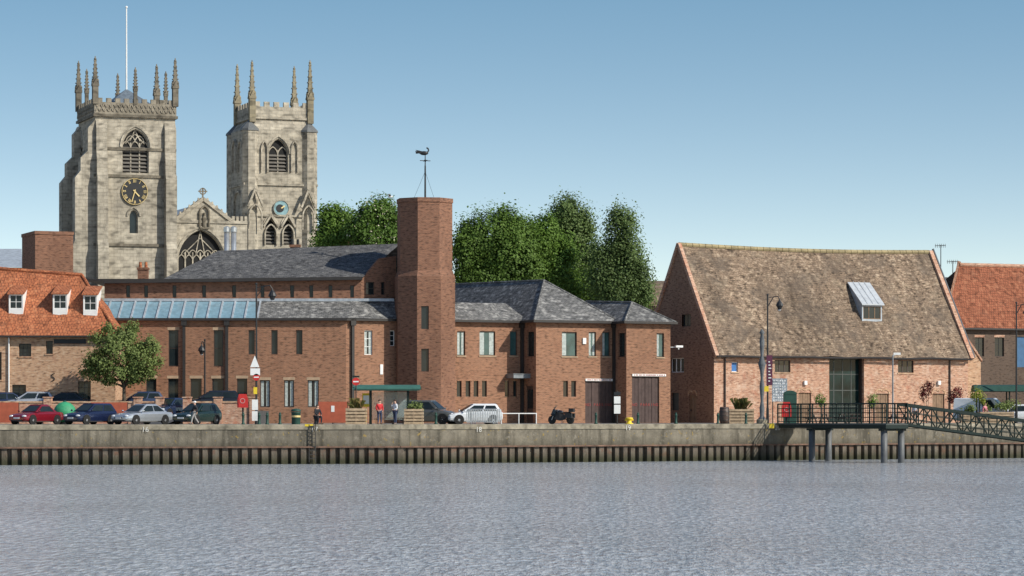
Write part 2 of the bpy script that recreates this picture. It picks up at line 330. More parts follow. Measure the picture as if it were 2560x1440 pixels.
mb.build('concrete_face',CON,qw); mc.build('coping',COP,qw); mp.build('sheet_piling',RUST,qw); ml.build('waling',plain('rust_beam',(.15,.085,.058),.8,0,.5,2,.3),qw)
for px,s in((363,'16'),(786,'17'),(1197,'18'),(1570,'19'),(1944,'20')):
    th=math.atan(m1 if px<1000 else m2); d=qd(px)-.1; g=MB(); text(g,s,.5,Mx.Translation(W(px,1074 if px<1500 else 1070,d))@Mx.Rotation(th,4,'Z')@Mx.Rotation(PI/2,4,'X')); g.build('painted_number',plain('worn_white_paint',(.55,.54,.5),.8,0,.4,8),qw)
g=MB()
for i in range(9):
    z=-.1-i*.28; p=G(781,qd(781)-.16,z); g.box(p.x-.22,p.x+.22,p.y-.02,p.y+.02,z-.025,z+.025)
for sx in(-.22,.22): g.box(p.x+sx-.025,p.x+sx+.025,p.y-.03,p.y+.03,-2.6,.02)
g.build('ladder',plain('dark_iron',(.05,.045,.04),.7),qw)
for px in(772,1926):
    g=MB(); p=G(px,qd(px)-.1); g.box(p.x-.28,p.x+.28,p.y-.02,p.y+.5,-.32 if px>1000 else -.12,.03); g.build('yellow_marking',YEL,qw)
# ---------------------------------------------------------------- church
T1=Fr(238,285,20)
ch=thing('church','pale stone medieval church with clock tower, slimmer second tower and gabled west front between','church',T1.o,T1.th)
def ring(mb,a0,a1,b0,b1,z0,z1,o):
    P=[(a0-o,b0-o),(a1+o,b0-o),(a1+o,b1+o),(a0-o,b1+o)]; Q=[(a0,b0),(a1,b0),(a1,b1),(a0,b1)]
    mb.add([(x,y,z) for z in(z0,z1) for x,y in P+Q],[(i,(i+1)%4,8+(i+1)%4,8+i) for i in range(4)]+[(8+i,8+(i+1)%4,12+(i+1)%4,12+i) for i in range(4)]+[(i,(i+1)%4,4+(i+1)%4,4+i) for i in range(4)])
def pinnacle(M,x,y,z0,z1,w,mat=STONE2):
    g=MB(M); h=z1-z0; zb=z0+h*.38; g.frus(x,y,z0,zb,w,w); g.frus(x,y,zb-.05,zb+.18,w*1.2,w*1.2)
    for ax in(0,1):
        for s in(-1,1):
            fn=(lambda a,z,t:(x+a,y+s*w+t*.01,z)) if ax else (lambda a,z,t:(x+s*w+t*.01,y+a,z))
            g.prism([(-w,zb+.1),(w,zb+.1),(0,zb+.1+w*2.2)],fn,-6,6)
    g.frus(x,y,zb+.1,z1-.25,w*.85,w*.85,.08,.08)
    k=6
    for i in range(k):
        f=(i+.5)/k; z=zb+.2+(z1-.5-zb)*f; r=w*.8*(1-f)+.07
        for sx,sy in((1,1),(1,-1),(-1,1),(-1,-1)): g.frus(x+sx*r,y+sy*r,z,z+.13,.05,.05,.02,.02)
    g.ball((x,y,z1-.3),.15,.15,.12,6,4); g.frus(x,y,z1-.3,z1,.07,.07,.03,.03); g.build('pinnacle',mat,ch)
def buttress(fr,fn,t0,t1,stages):
    P=[(0,0)]
    for i,(z,p) in enumerate(stages):
        if i==0: P.append((-p,0))
        else: P.append((-p,stages[i-1][0]+.7))
        P.append((-p,z))
    P.append((0,stages[-1][0]+.8)); mb=MB(fr); mb.prism(P,fn,t0,t1); mb.build('buttress',STONE,ch)
M=T1.M; U=T1.u(438); D=U
zp=T1.z(290,U/2); ztp=T1.z(258,U/2)
bh=T1.rect(306,372,322,432); lh=T1.rect(323,345,525,583); sh=T1.side(187,206,326,430)
bs=T1.z(368,U/2); ls_=T1.z(540,U/2); ss=T1.z(365,0,D/2)
w=MB(M); wall(w,front(),0,U,0,zp,[bh,lh],.45); archfill(w,front(),bh[0],bh[1],bs,bh[3],.45); archfill(w,front(),lh[0],lh[1],ls_,lh[3],.45)
wall(w,left(),0,D,0,zp,[sh],.45); archfill(w,left(),sh[0],sh[1],ss,sh[3],.45)
w.poly((U,0,0),(U,D,0),(U,D,zp),(U,0,zp)); w.poly((0,D,0),(U,D,0),(U,D,zp),(0,D,zp)); w.poly((0,0,zp-.3),(U,0,zp-.3),(U,D,zp-.3),(0,D,zp-.3))
tw=w.build('clock_tower',STONE,ch)
gothic(ch,M,front(),bh,bs,.35,2,True); gothic(ch,M,front(),lh,ls_,.3,0,pm=GLASS); gothic(ch,M,left(),sh,ss,.35,1,True)
z4=T1.z(620,0);z3=T1.z(445,0);z2=T1.z(395,0);z1_=T1.z(320,0)
for v0,v1 in((.05,1.25),(D-1.25,D-.05)): buttress(M,lambda a,z,t:(a,t,z),v0,v1,[(z4,2.25),(z3,1.95),(z2,1.4),(z1_,.7)])
for u0,u1 in((.05,1.1),(U-1.1,U-.05)): buttress(M,lambda a,z,t:(t,a,z),u0,u1,[(z4,1.1),(z3,.85),(z2,.6),(z1_,.35)])
buttress(M,lambda a,z,t:(U-a,t,z),.05,1.2,[(z4,.25),(z3,.2),(z1_,.12)])
for y,o in((290,.22),(440,.14),(372,.1),(612,.16)): w=MB(M); z=T1.z(y,U/2); ring(w,0,U,0,D,z-.16,z+.1,o); w.build('string_course',STONE2,ch)
w=MB(M)
for x0,x1,y0,y1 in((-.1,U+.1,-.1,.25),(-.1,U+.1,D-.25,D+.1),(-.1,.25,.25,D-.25),(U-.25,U+.1,.25,D-.25)): w.box(x0,x1,y0,y1,zp+.1,ztp)
n=9
for i in range(n):
    a=U*(i+.25)/n; b=a+U/n*.55
    w.box(a,b,-.08,.23,ztp,ztp+.4); w.box(a,b,D-.23,D+.08,ztp,ztp+.4); w.box(-.08,.23,a,b,ztp,ztp+.4); w.box(U-.23,U+.08,a,b,ztp,ztp+.4)
    for k in (0,1):
        x=U*(i+.5*k+.25)/n
        for p,q in(((x-.2,zp+.35),(x+.2,ztp-.15)),((x-.2,ztp-.15),(x+.2,zp+.35))): fbar(w,front(-.1),p,q,.09,-.07,.02); fbar(w,left(-.1),p,q,.09,-.07,.02)
w.build('parapet',brick('parapet_stone',(.37,.33,.26),(.28,.25,.195),(.2,.17,.13),bw=.6,bh=.4,stain=.5,patch=[((.14,.12,.095),.8,.5,.7,.65)]),ch)
def tip(fr,py,u,v): return fr.z(py,u,v)
for u,v,py,wd in((0,0,140,.27),(U,0,145,.27),(0,D,152,.27),(U,D,160,.27),(U/2,0,168,.17),(0,D/2,172,.17),(U/2,D,183,.17),(U,D/2,178,.17)): pinnacle(M,u,v,ztp-.2,tip(T1,py,u,v),wd)
w=MB(M); za=T1.z(222,U/2,D/2); c=(U/2,D/2,za); zb=ztp-.1; s_=U*.2
for a,b in(((s_,s_),(U-s_,s_)),((U-s_,s_),(U-s_,D-s_)),((U-s_,D-s_),(s_,D-s_)),((s_,D-s_),(s_,s_))): w.poly((*a,zb),(*b,zb),c)
w.build('tower_roof',plain('dark_roof_lead',(.12,.15,.18),.5,0,.3),ch)
w=MB(M); w.cyl((U/2,D/2,za-.3),(U/2,D/2,T1.z(18,U/2,D/2)),.09,.06,8); w.ball((U/2,D/2,T1.z(18,U/2,D/2)),.13,n=8,m=5); w.build('flagpole',WHT,ch)
def clock(fr,v,px,py,rp,face,rimm,hands):
    M=fr.M; u=fr.u(px,v); z=fr.z(py,u,v); r=rp*(fr.o.y+u*fr.s)/F; fn=front(v)
    g=MB(M); g.prism([(u+r*cos(2*PI*i/32),z+r*sin(2*PI*i/32)) for i in range(32)],fn,-.14,-.02); ck=g.build('clock',face,ch)
    def ringb(r0,wd,t0):
        g=MB(M)
        for i in range(32): a,b=2*PI*i/32,2*PI*(i+1)/32; fbar(g,fn,(u+r0*cos(a),z+r0*sin(a)),(u+r0*cos(b),z+r0*sin(b)),wd,t0,-.1)
        return g
    ringb(r*.985,.035,-.2).build('clock_rim',rimm,ck)
    if hands:
        for i,s in enumerate(['XII','I','II','III','IIII','V','VI','VII','VIII','IX','X','XI']):
            g=MB(M)
            th=PI/2-i*PI/6; n_=len(s)
            for k,c_ in enumerate(s):
                off=(k-(n_-1)/2)*.1
                def pt(rr,oo): return (u+rr*cos(th)+oo*sin(th),z+rr*sin(th)-oo*cos(th))
                if c_=='I': L_=[((r*.68,off),(r*.92,off))]
                elif c_=='V': L_=[((r*.92,off-.05),(r*.68,off)),((r*.92,off+.05),(r*.68,off))]
                else: L_=[((r*.92,off-.05),(r*.68,off+.05)),((r*.92,off+.05),(r*.68,off-.05))]
                for p,q in L_: fbar(g,fn,pt(*p),pt(*q),.035,-.17,-.13)
            g.build('numeral',GOLD,ck)
        for hr,L_,wd in((6.55,.85,.08),(4.55,.5,.12)):
            th=PI/2-hr*PI/6; g=MB(M); fbar(g,fn,(u-cos(th)*.2,z-sin(th)*.2),(u+cos(th)*L_*r,z+sin(th)*L_*r),wd,-.22,-.18); g.build('clock_hand',GOLD,ck)
    else:
        g=MB(M); g.prism([(u-.12+r*.5*cos(2*PI*i/20),z+r*.5*sin(2*PI*i/20)) for i in range(20)],fn,-.18,-.13); g.build('moon_disc',BLK,ck)
        g=MB(M); fbar(g,fn,(u,z),(u+.35,z+.25),.12,-.22,-.185); g.build('clock_hand',GOLD,ck)
clock(T1,0,336,479,33,BLK,GOLD,True)
T2=Fr(630,300,20); M=T2.M; U=T2.u(775); D=5.9; zt2=T2.z(300,U/2); zpp=T2.z(268,U/2)
a0=T2.u(612,-.3); a1=T2.u(790,-.3)
bh=T2.rect(672,720,347,430,-.3); bs=T2.z(385,U/2)
L1=T2.rect(663,690,545,612,-.3); L2=T2.rect(707,733,545,612,-.3); lz=T2.z(568,U/2)
w=MB(M); wall(w,front(-.3),a0,a1,0,zt2-1.0,[bh,L1,L2],.45); archfill(w,front(-.3),bh[0],bh[1],bs,bh[3],.45)
for h in(L1,L2): archfill(w,front(-.3),h[0],h[1],lz,h[3],.45)
wall(w,left(a0),-.3,D+.4,0,zt2-1.0); w.poly((a1,-.3,0),(a1,D+.4,0),(a1,D+.4,zt2-1),(a1,-.3,zt2-1))
w.add([(a0,-.3,zt2-1),(a1,-.3,zt2-1),(a1,D+.4,zt2-1),(a0,D+.4,zt2-1),(0,0,zt2),(U,0,zt2),(U,D,zt2),(0,D,zt2)],[(0,1,5,4),(1,2,6,5),(2,3,7,6),(3,0,4,7)])
w.box(0,U,0,D,zt2-.2,zt2+.02)
w.build('slender_tower',STONE,ch)
gothic(ch,M,front(-.3),bh,bs,.35,1,True)
for h in(L1,L2): gothic(ch,M,front(-.3),h,lz,.35,0,True)
w=MB(M)
for x0,x1,y0,y1 in((-.1,U+.1,-.1,.25),(-.1,U+.1,D-.25,D+.1),(-.1,.25,.25,D-.25),(U-.25,U+.1,.25,D-.25)): w.box(x0,x1,y0,y1,zt2,zpp)
for i in range(6):
    a=U*(i+.25)/6; b=a+U/6*.55; k=D/U
    w.box(a,b,-.08,.23,zpp,zpp+.5); w.box(a,b,D-.23,D+.08,zpp,zpp+.5); w.box(-.08,.23,a*k,b*k,zpp,zpp+.5); w.box(U-.23,U+.08,a*k,b*k,zpp,zpp+.5)
ring(w,0,U,0,D,zt2+.05,zt2+.3,.2); w.build('parapet',STONE,ch)
PST=brick('pinnacle_stone',(.33,.285,.19),(.24,.21,.15),(.18,.16,.12),bw=.6,bh=.4,stain=.5)
for u,v,py in((0,0,150),(U,0,150),(0,D,160),(U,D,165)): pinnacle(M,u,v,zt2-.3,tip(T2,py,u,v),.31,PST)
dkl=plain('dark_lead',(.13,.135,.135),.6)
for u,v in((a0+.6,.1),(a1-.7,.1),(a0+.6,D-.1)):
    w=MB(M); w.cyl((u,v,0),(u,v,zt2-1.2),.95,.9,8,PI/8); w.build('corner_turret',STONE,ch)
    w2=MB(M); w2.lathe((u,v,0),[(1.0,zt2-1.2),(.97,zt2-1.0),(.06,zt2-.05)],8,ph=PI/8); w2.build('turret_cap',dkl,ch)
fn=front(-.3)
for y in(462,540): w=MB(M); z=T2.z(y,U/2); ring(w,a0,a1,-.3,D+.4,z-.12,z+.1,.16); w.build('string_course',STONE,ch)
def gablet(fn,x0,x1,zb,ztop,zl):
    w=MB(M); m=(x0+x1)/2; fbar(w,fn,(x0,zb),(m,ztop),.2,-.28,.02); fbar(w,fn,(x1,zb),(m,ztop),.2,-.28,.02); q=arc(x0+.15,x1-.15,zl+ (zb-zl)*.6,zb+.25,5)
    for p1,p2 in zip([(x0+.15,zl)]+q,q+[(x1-.15,zl)]): fbar(w,fn,p1,p2,.13,-.22,.02)
    w.build('gablet',STONE,ch)
for x0,x1 in((618,657),(752,788)): gablet(front(-.95),T2.u(x0,-.9),T2.u(x1,-.9),T2.z(520,U/2),T2.z(474,U/2),T2.z(575,U/2))
gablet(front(-.3),L1[0]-.2,L1[1]+.2,lz,L1[3]+.3,L1[2]); gablet(front(-.3),L2[0]-.2,L2[1]+.2,lz,L2[3]+.3,L2[2])
for x0,x1 in((653,668),(728,743)):
    w=MB(M); h=T2.rect(x0,x1,352,430,-.3); q=arc(h[0],h[1],T2.z(375,U/2),h[3],5)
    for p1,p2 in zip([(h[0],h[2])]+q,q+[(h[1],h[2])]): fbar(w,fn,p1,p2,.12,-.2,.02)
    w.build('blind_arch',STONE,ch)
for x0,x1,y0,y1 in((583,593,350,430),(597,608,350,430),(588,606,480,545)):
    w=MB(M); h=T2.side(x0,x1,y0,y1,a0); q=arc(h[0],h[1],h[3]-1.2,h[3],5)
    for p1,p2 in zip([(h[0],h[2])]+q,q+[(h[1],h[2])]): fbar(w,left(a0),p1,p2,.14,-.2,.02)
    w.build('blind_arch',STONE,ch)
clock(T2,-.3,702,521,20,plain('grey_blue_dial',(.20,.34,.37),.6,0,.35,2),STONE,False)
N=Fr(436,291,20); M=N.M; x0=N.u(432); x1=N.u(618); ze=N.z(550,N.u(500)); ga,gb=N.u(440),N.u(578); gm=N.u(508); zg=N.z(497,gm)
wh=N.rect(446,559,574,700); ws=N.z(650,gm)
w=MB(M); wall(w,front(),x0,x1,0,ze,[wh],.5); archfill(w,front(),wh[0],wh[1],ws,wh[3],.5); w.poly((ga,0,ze),(gb,0,ze),(gm,0,zg)); w.poly((ga,.7,ze),(gb,.7,ze),(gm,.7,zg)); w.poly((x0,0,ze),(x1,0,ze),(x1,4,ze),(x0,4,ze)); w.build('west_front',STONE,ch)
gothic(ch,M,front(),wh,ws,.4,5,False)
for p,q in(((ga,ze),(gm,zg)),((gb,ze),(gm,zg))):
    w=MB(M); fbar(w,front(),p,q,.34,-.15,.75)
    for i in range(1,6):
        f=i/6; a=p[0]+(q[0]-p[0])*f; z=p[1]+(q[1]-p[1])*f; w.frus(a,.1,z+.1,z+.45,.12,.1,.06,.06)
    w.build('gable_coping',STONE,ch)
w=MB(M)
for i in range(4): a=N.u(580)+i*.42; w.box(a,a+.25,-.1,.3,ze-.1,ze+.45)
w.box(x0,x1,-.12,.3,ze-.3,ze-.02); w.build('battlement',STONE,ch)
w=MB(M); w.box(gm-.07,gm+.07,.1,.24,zg,zg+1.1)
for i in range(12): a,b=2*PI*i/12,2*PI*(i+1)/12; fbar(w,front(.1),(gm+.3*cos(a),zg+.75+.3*sin(a)),(gm+.3*cos(b),zg+.75+.3*sin(b)),.1,.0,.12)
w.box(gm-.45,gm+.45,.11,.23,zg+.69,zg+.81); w.build('gable_cross',STONE2,ch)
w=MB(M); h=N.rect(499,522,515,568); q=arc(h[0],h[1],h[3]-.7,h[3],5)
for p1,p2 in zip([(h[0],h[2])]+q,q+[(h[1],h[2])]): fbar(w,front(),p1,p2,.14,-.25,.02)
w.box(h[0],h[1],-.25,.0,h[2]-.15,h[2]); m=(h[0]+h[1])/2; w.lathe((m,-.1,h[2]),[(.22,0),(.2,.5),(.24,.9),(.1,1.1),(.13,1.25),(.1,1.4),(.01,1.46)],8); w.build('niche_statue',STONE2,ch)
w=MB(M); w.add([(ga,.7,ze),(gb,.7,ze),(gm,.7,zg-.4),(ga,25,ze),(gb,25,ze),(gm,25,zg-.4)],[(0,2,5,3),(1,4,5,2)]); w.build('nave_roof',LEAD,ch)
# ---------------------------------------------------------------- modern brick building
A=Fr(270,236,0); B=Fr(865,236,27); C=Fr(1130,240,27); Dd=Fr(1340,240.9,27); E=Fr(1566,242.4,27)
bb=thing('brick_building','modern red brick quayside building with slate roofs and a tall octagonal brick tower','building',B.o,0)
DETAIL=plain('buff_lintel',(.42,.30,.2),.9)
MA=A.M; uL=A.u(250); uR=A.u(865); zA=A.z(800)
up=[A.rect(a,b,825,c) for a,b,c in((421,446,916),(534,558,916),(621,637,886),(678,694,886),(740,756,886))]
lo=[A.rect(a,b,c,d) for a,b,c,d in((650,675,950,1018),(710,735,950,1018),(769,797,950,1018),(365,391,946,1000),(420,446,946,1000),(476,504,946,1000),(530,559,946,1000),(592,618,946,1000))]
w=MB(MA); wall(w,front(),uL,uR,0,zA,up+lo,.2); w.poly((uL,0,0),(uL,12,0),(uL,12,zA),(uL,0,zA)); w.build('wall',BR,bb)
for i,h in enumerate(up): window(bb,MA,front(),h,1,2 if i<2 else 1,lint=DETAIL if i<2 else None)
for i,h in enumerate(lo): window(bb,MA,front(),h,2 if i<3 else 1,1,curt=2 if i<3 else 0,lint=DETAIL)
vC=2.6; zc0=A.z(756,0,vC); zc1=A.z(700,0,vC); uC=A.u(903,vC)
cl=[A.rect(x-5,x+5,713,744,vC) for x in(320,365,436,510,585,656,730,778,826,880)]
w=MB(MA); wall(w,front(vC),uL,uC,zc0-.3,zc1,cl,.2); w.build('wall',BRT,bb)
for h in cl: window(bb,MA,front(vC),h,1,1,fw=.04)
B2=Fr(903,236+vC,27); a,b=B2.u(903),B2.u(990); cw=[B2.rect(915,936,705,737),B2.rect(953,962,705,737)]
w=MB(B2.M); z0=B2.z(752); zz=B2.z(700); wall(w,front(),a,b,z0-.4,zz,cw); w.prism([(a,zz),(b,zz),(b,B2.z(640,b)),(B2.u(948),B2.z(646,B2.u(948)))],front(),0,.3); w.build('wall',BRT,bb)
for h in cw: window(bb,B2.M,front(),h,1,2,fw=.05)
w=MB(MA); e0=A.p(388,707,vC-.45); e1=A.p(906,694,vC-.45); r0=A.p(545,627,9); r1=A.p(1000,609,9)
w.grid(e0,e1,r1,r0,30,8,.03); w.poly(e0,r0,(e0[0],15,e0[2])); w.poly(r0,r1,(r1[0],15,e0[2]),(e0[0],15,e0[2])); w.build('roof',SLATE,bb)
w=MB(MA); fbar(w,front(vC-.5),(uL,A.z(705,0,vC)),(uC+.1,A.z(696,0,vC)),.26,-.08,.5); w.build('gutter',GUT,bb)
w=MB(MA); w.box(uL-1.5,e0[0]+2,vC+.03,14,zc1-.05,zc1+.1); w.build('flat_roof',GUT,bb)
w=MB(MA); fbar(w,front(-.36),(uL,zA+.05),(uR+.1,zA+.05),.2,0,.3); w.build('gutter',GUT,bb)
ga_=A.u(272,vC); gb_=A.u(641,vC); g0=A.u(262,-.3); g1=A.u(641,-.3); zl=zA+.14; zh=zc0+.1
w=MB(MA); w.poly((g0,-.35,zl),(g1,-.35,zl),(gb_,vC,zh),(ga_-1.5,vC,zh)); gl=w.build('glazed_roof',SKYG,bb)
for i in range(0,13):
    w=MB(MA); x=g0+(g1-g0)*i/12+.02; w.add([(x,-.37,zl),(x+.14,-.37,zl),(x+.14,vC,zh),(x,vC,zh),(x,-.37,zl+.09),(x+.14,-.37,zl+.09),(x+.14,vC,zh+.09),(x,vC,zh+.09)],[(4,5,6,7),(0,1,5,4),(0,4,7,3),(1,2,6,5)]); w.build('glazing_bar',LEAD,gl)
Hp=A.p(893,751,vC); w=MB(MA); w.grid((g1+.02,-.35,zl),(uR+.15,-.35,zl),Hp,(gb_+.02,vC,zh),14,4,.015)
w.M=Mx(); c0=MA@V((uR+.15,-.35,zl)); b1=B.M@V((B.u(1030),-.3,zl)); w.poly(c0,b1,W(982,747,240),MA@V(Hp)); w.build('roof',SLATE2,bb)
w=MB(MA); fbar(w,front(vC-.12),(uL,zh+.1),(A.u(985,vC),zh+.1),.22,0,.15); w.build('flashing',LEAD,bb)
ub=B.u(1040); bw_=[B.rect(911,931,826,887),B.rect(975,987,826,865),B.rect(1000,1012,975,1052)]
w=MB(B.M); wall(w,front(),0,ub,0,zA,bw_); w.build('wall',BR,bb)
window(bb,B.M,front(),bw_[0],1,3,mf=WHT,curt=2); window(bb,B.M,front(),bw_[1],1,3,mf=WHT); window(bb,B.M,front(),bw_[2],1,2)
w=MB(B.M); fbar(w,front(-.3),(-.1,zA+.05),(ub,zA+.05),.2,0,.3); w.build('gutter',GUT,bb)
w=MB(B.M); h=B.rect(950,957,911,936); fbox(w,front(),*h,-.06,0); w.build('wall_plaque',WHT,bb)
tc=G(1062,238.4); Mt=Mx.Translation(tc)@Mx.Rotation(R(10),4,'Z'); k=238.4/F
zt_=W(0,493,236.2).z; zs=W(0,690,236.2).z
def octp(r,z): return [(r/cos(PI/8)*cos(PI/8+i*PI/4),r/cos(PI/8)*sin(PI/8+i*PI/4),z) for i in range(8)]
r1=65.5*k; r2=72*k; w=MB(Mt)
w.loft([octp(r1,zs+.5),octp(r1,zt_-.35)])
w.loft([octp(r1+.06,zt_-.35),octp(r1+.06,zt_)])
OF=Fr(0,200,0); OF.o=tc; OF.th=R(10); OF.c=cos(OF.th); OF.s=sin(OF.th); OF.M=Mt
th_=[OF.rect(1053,1072,765,823,-r2),OF.rect(1053,1072,872,929,-r2)]
pts=octp(r2,0)
for i in range(8):
    p,q=V(pts[i]),V(pts[(i+1)%8])
    if i==5: wall(w,front(-r2),p.x,q.x,0,zs,th_,.2)
    else: w.poly(p,q,q+V((0,0,zs)),p+V((0,0,zs)))
a_,b_=octp(r2,zs),octp(r1,zs+.5)
for i in range(8): j=(i+1)%8; w.poly(a_[i],a_[j],b_[j],b_[i])
w.build('tower',BRT,bb)
for h in th_: window(bb,Mt,front(-r2),h,1,1,fw=.05)
uc=C.u(1312); up=[C.rect(a,b,828,889) for a,b in((1143,1163),(1199,1238),(1275,1293))]; lo=[C.rect(a,b,952,992) for a,b in((1142,1154),(1164,1176),(1184,1196),(1205,1217),(1262,1273),(1283,1292))]
w=MB(C.M); zC=C.z(805,uc/2); wall(w,front(),-1,uc,0,zC,up+lo); w.build('wall',BR,bb)
for i,h in enumerate(up): window(bb,C.M,front(),h,1,1,curt=2 if i<2 else 0,mg=TEAL,sill=DETAIL)
for h in lo: window(bb,C.M,front(),h,1,1,fw=.05)
w=MB(C.M); ct=C.z(757,uc/2,2.2); ur=C.u(1264,2.2); w.grid((-1,-.35,zC+.1),(uc+.2,-.35,zC+.1),(ur,2.2,ct),(-1,2.2,ct),10,4,.015); w.poly((uc+.2,-.35,zC+.1),(ur,2.2,ct),(ur,6,ct),(uc+.2,6,zC+.1)); w.poly((-1,2.2,ct),(ur,2.2,ct),(ur,6,ct),(-1,6,ct)); w.build('roof',SLATE2,bb)
w=MB(C.M); w.box(-1,uc,-.45,-.3,zC-.05,zC+.14); w.build('gutter',GUT,bb)
def block(fr,x1,ye,apx,apy,rx,depth,fh,sh):
    u1=fr.u(x1); ze=fr.z(ye,u1/2); um=u1/2; w=MB(fr.M)
    wall(w,front(),0,u1,0,ze,fh); wall(w,left(),0,depth,0,ze,sh); w.poly((u1,0,0),(u1,9,0),(u1,9,ze),(u1,0,ze)); w.build('wall',BR,bb)
    va=fr.v(apx,um); za=fr.z(apy,um,va); vb=fr.v(rx,um); o=.35; zr=ze+.1
    w=MB(fr.M); w.poly((-o,-o,zr),(u1+o,-o,zr),(um,va,za)); w.grid((u1+o,-o,zr),(u1+o,vb,zr),(um,vb,za+.35),(um,va,za),16,5,.015); w.grid((-o,vb,zr),(-o,-o,zr),(um,va,za),(um,vb,za+.35),16,5,.015); w.build('roof',SLATE2,bb)
    w=MB(fr.M); w.box(-o-.1,u1+o+.1,-o-.12,-o,ze-.06,ze+.14); w.box(-o-.12,-o,-o,depth,ze-.06,ze+.14); w.box(u1+o,u1+o+.12,-o,6,ze-.06,ze+.14); w.build('gutter',GUT,bb)
    w=MB(fr.M)
    for p,q in(((-o,-o,zr),(um,va,za)),((u1+o,-o,zr),(um,va,za)),((um,va,za),(um,vb,za+.35))): w.cyl(p,q,.1,.1,6)
    w.build('ridge_tiles',SLATE2,bb); return u1
GDOOR=plain('brown_garage_door',(.085,.06,.055),.7,0,.2,spec=.2)
def garage(fr,x0,x1,y0,sx1,ys,word):
    h=fr.rect(x0,x1,y0,1060); h=(h[0],h[1],.02,h[3]); g=MB(fr.M); n=8; k=(h[1]-h[0])/n
    for i in range(n): fbox(g,front(),h[0]+i*k+.015,h[0]+(i+1)*k-.015,h[2],h[3],.1+.03*(i%2),.2)
    fbox(g,front(),h[0],h[1],h[2],h[3],.145,.16); d=g.build('garage_door',GDOOR,bb)
    g=MB(fr.M)
    for i,c_ in enumerate(word): u=h[0]+(h[1]-h[0])*(i+.7)/(len(word)+.4); text(g,c_,.32,Mx.Translation((u,.085,fr.z(1012,u)))@Mx.Rotation(PI/2,4,'X'))
    g.build('red_lettering',DRED,d)
    s=fr.rect(x0,sx1,ys,ys+5.5); g=MB(fr.M); fbox(g,front(),s[0],s[1],s[2],s[3],-.08,0); sg=g.build('name_board',WHT,bb)
    g=MB(fr.M); a=s[0]+.15; zz=(s[2]+s[3])/2
    while a<s[1]-.2: q=random.uniform(.05,.1); fbox(g,front(),a,a+q,zz-.04,zz+.04,-.09,-.078); a+=q+random.choice((.03,.03,.09))
    g.build('red_lettering',DRED,sg); return h
dh=[Dd.rect(a,b,830,891) for a,b in((1405,1442),(1472,1490),(1506,1525))]; dl=[Dd.rect(a,b,952,992) for a,b in((1408,1420),(1428,1440))]
gd=Dd.rect(1463,1532,953,1060); gd=(gd[0],gd[1],.02,gd[3]); sd=[Dd.side(1318,1335,829,891),Dd.side(1315,1333,965,1057)]; sd[1]=(*sd[1][:2],.02,sd[1][3])
block(Dd,1537,806,1360,701,1135,2.6,dh+dl+[gd],sd); garage(Dd,1463,1532,953,1532,947,'NO PARKING')
for i,h in enumerate(dh): window(bb,Dd.M,front(),h,1,1,curt=(1,2,1)[i],mg=TEAL,sill=DETAIL)
for h in dl: window(bb,Dd.M,front(),h,1,1,fw=.05)
window(bb,Dd.M,left(),sd[0],1,1,fw=.05)
g=MB(Dd.M); h=sd[1]; fbox(g,left(),h[0],h[1],h[2],h[3],.1,.16); dd=g.build('door',BRWN,bb); g=MB(Dd.M); fbox(g,left(),h[0]+.2,h[1]-.2,h[2]+1.2,h[3]-.3,.07,.1); g.build('pane',GLASS,dd)
g=MB(C.M); a=C.u(1280,-1.0); b=C.u(1342,-1.0); z=C.z(946,b); g.box(a,b,-1.3,0,z,z+.3); g.box(a-.05,b+.05,-1.36,0,z+.3,z+.36); g.build('door_canopy',plain('grey_canopy',(.2,.22,.24),.5),bb)
eh=[E.rect(1642,1660,833,893)]; gd=E.rect(1580,1648,942,1060); gd=(gd[0],gd[1],.02,gd[3]); es=[E.side(1546,1562,832,892)]
block(E,1676,808,1580,756,1465,2.4,eh+[gd],es); garage(E,1580,1648,942,1664,935,'NO PARKING')
window(bb,E.M,front(),eh[0],1,1,curt=1,mg=TEAL,sill=DETAIL); window(bb,E.M,left(),es[0],1,1,fw=.05)
for fr,px,y0 in((A,460,800),(A,567,800),(B,882,800),(C,1305,806),(Dd,1535,806)):
    g=MB(fr.M); u=fr.u(px,-.12); g.box(u-.11,u+.11,-.22,-.02,0,fr.z(y0,u)+.05); g.box(u-.22,u+.22,-.3,-.02,fr.z(y0+14,u),fr.z(y0,u)+.06); g.build('downpipe',GUT,bb)
g=MB(Dd.M); h=Dd.rect(1456,1464,845,860); fbox(g,front(),*h,-.12,0); g.build('alarm_box',WHT,bb)
g=MB(E.M); u=E.u(1676); z=E.z(868,u); g.cyl((u,0,z),(u+.6,-.3,z),.03); g.box(u+.3,u+.95,-.45,-.2,z-.02,z+.14); g.cyl((u+.6,-.3,z-.18),(u+.6,-.3,z),.06); g.build('security_camera',WHT,bb)
p=G(1063,238.4,zt_); vn=thing('weather_vane','black bird weather vane on tall mast above the octagonal brick tower','weather vane',p)
g=MB(T(vn)); H=112*k; g.cyl((0,0,0),(0,0,H*.75),.08,.06); g.cyl((0,0,H*.75),(0,0,H),.045,.035); g.build('mast',BLK,vn)
g=MB(T(vn)); z=H*.86
for a in(0,PI/2): g.cyl((-.45*cos(a+.4),-.45*sin(a+.4),z),(.45*cos(a+.4),.45*sin(a+.4),z),.03)
g.ball((0,0,z),.1,n=8,m=5); g.build('compass_arms',BLK,vn)
g=MB(T(vn)); z=H; g.ball((-.1,0,z+.1),.36,.13,.17,10,6); g.tube([(.15,0,z+.13),(.28,0,z+.3),(.22,0,z+.5),(.1,0,z+.52)],.06); g.add([(-.3,0,z+.1),(-.8,.02,z+.3),(-.75,0,z+.05)],[(0,1,2)]); g.add([(0,-.1,z+.2),(-.78,-.15,z+.36),(-.45,-.12,z+.03)],[(0,1,2)]); g.build('bird',BLK,vn,True)
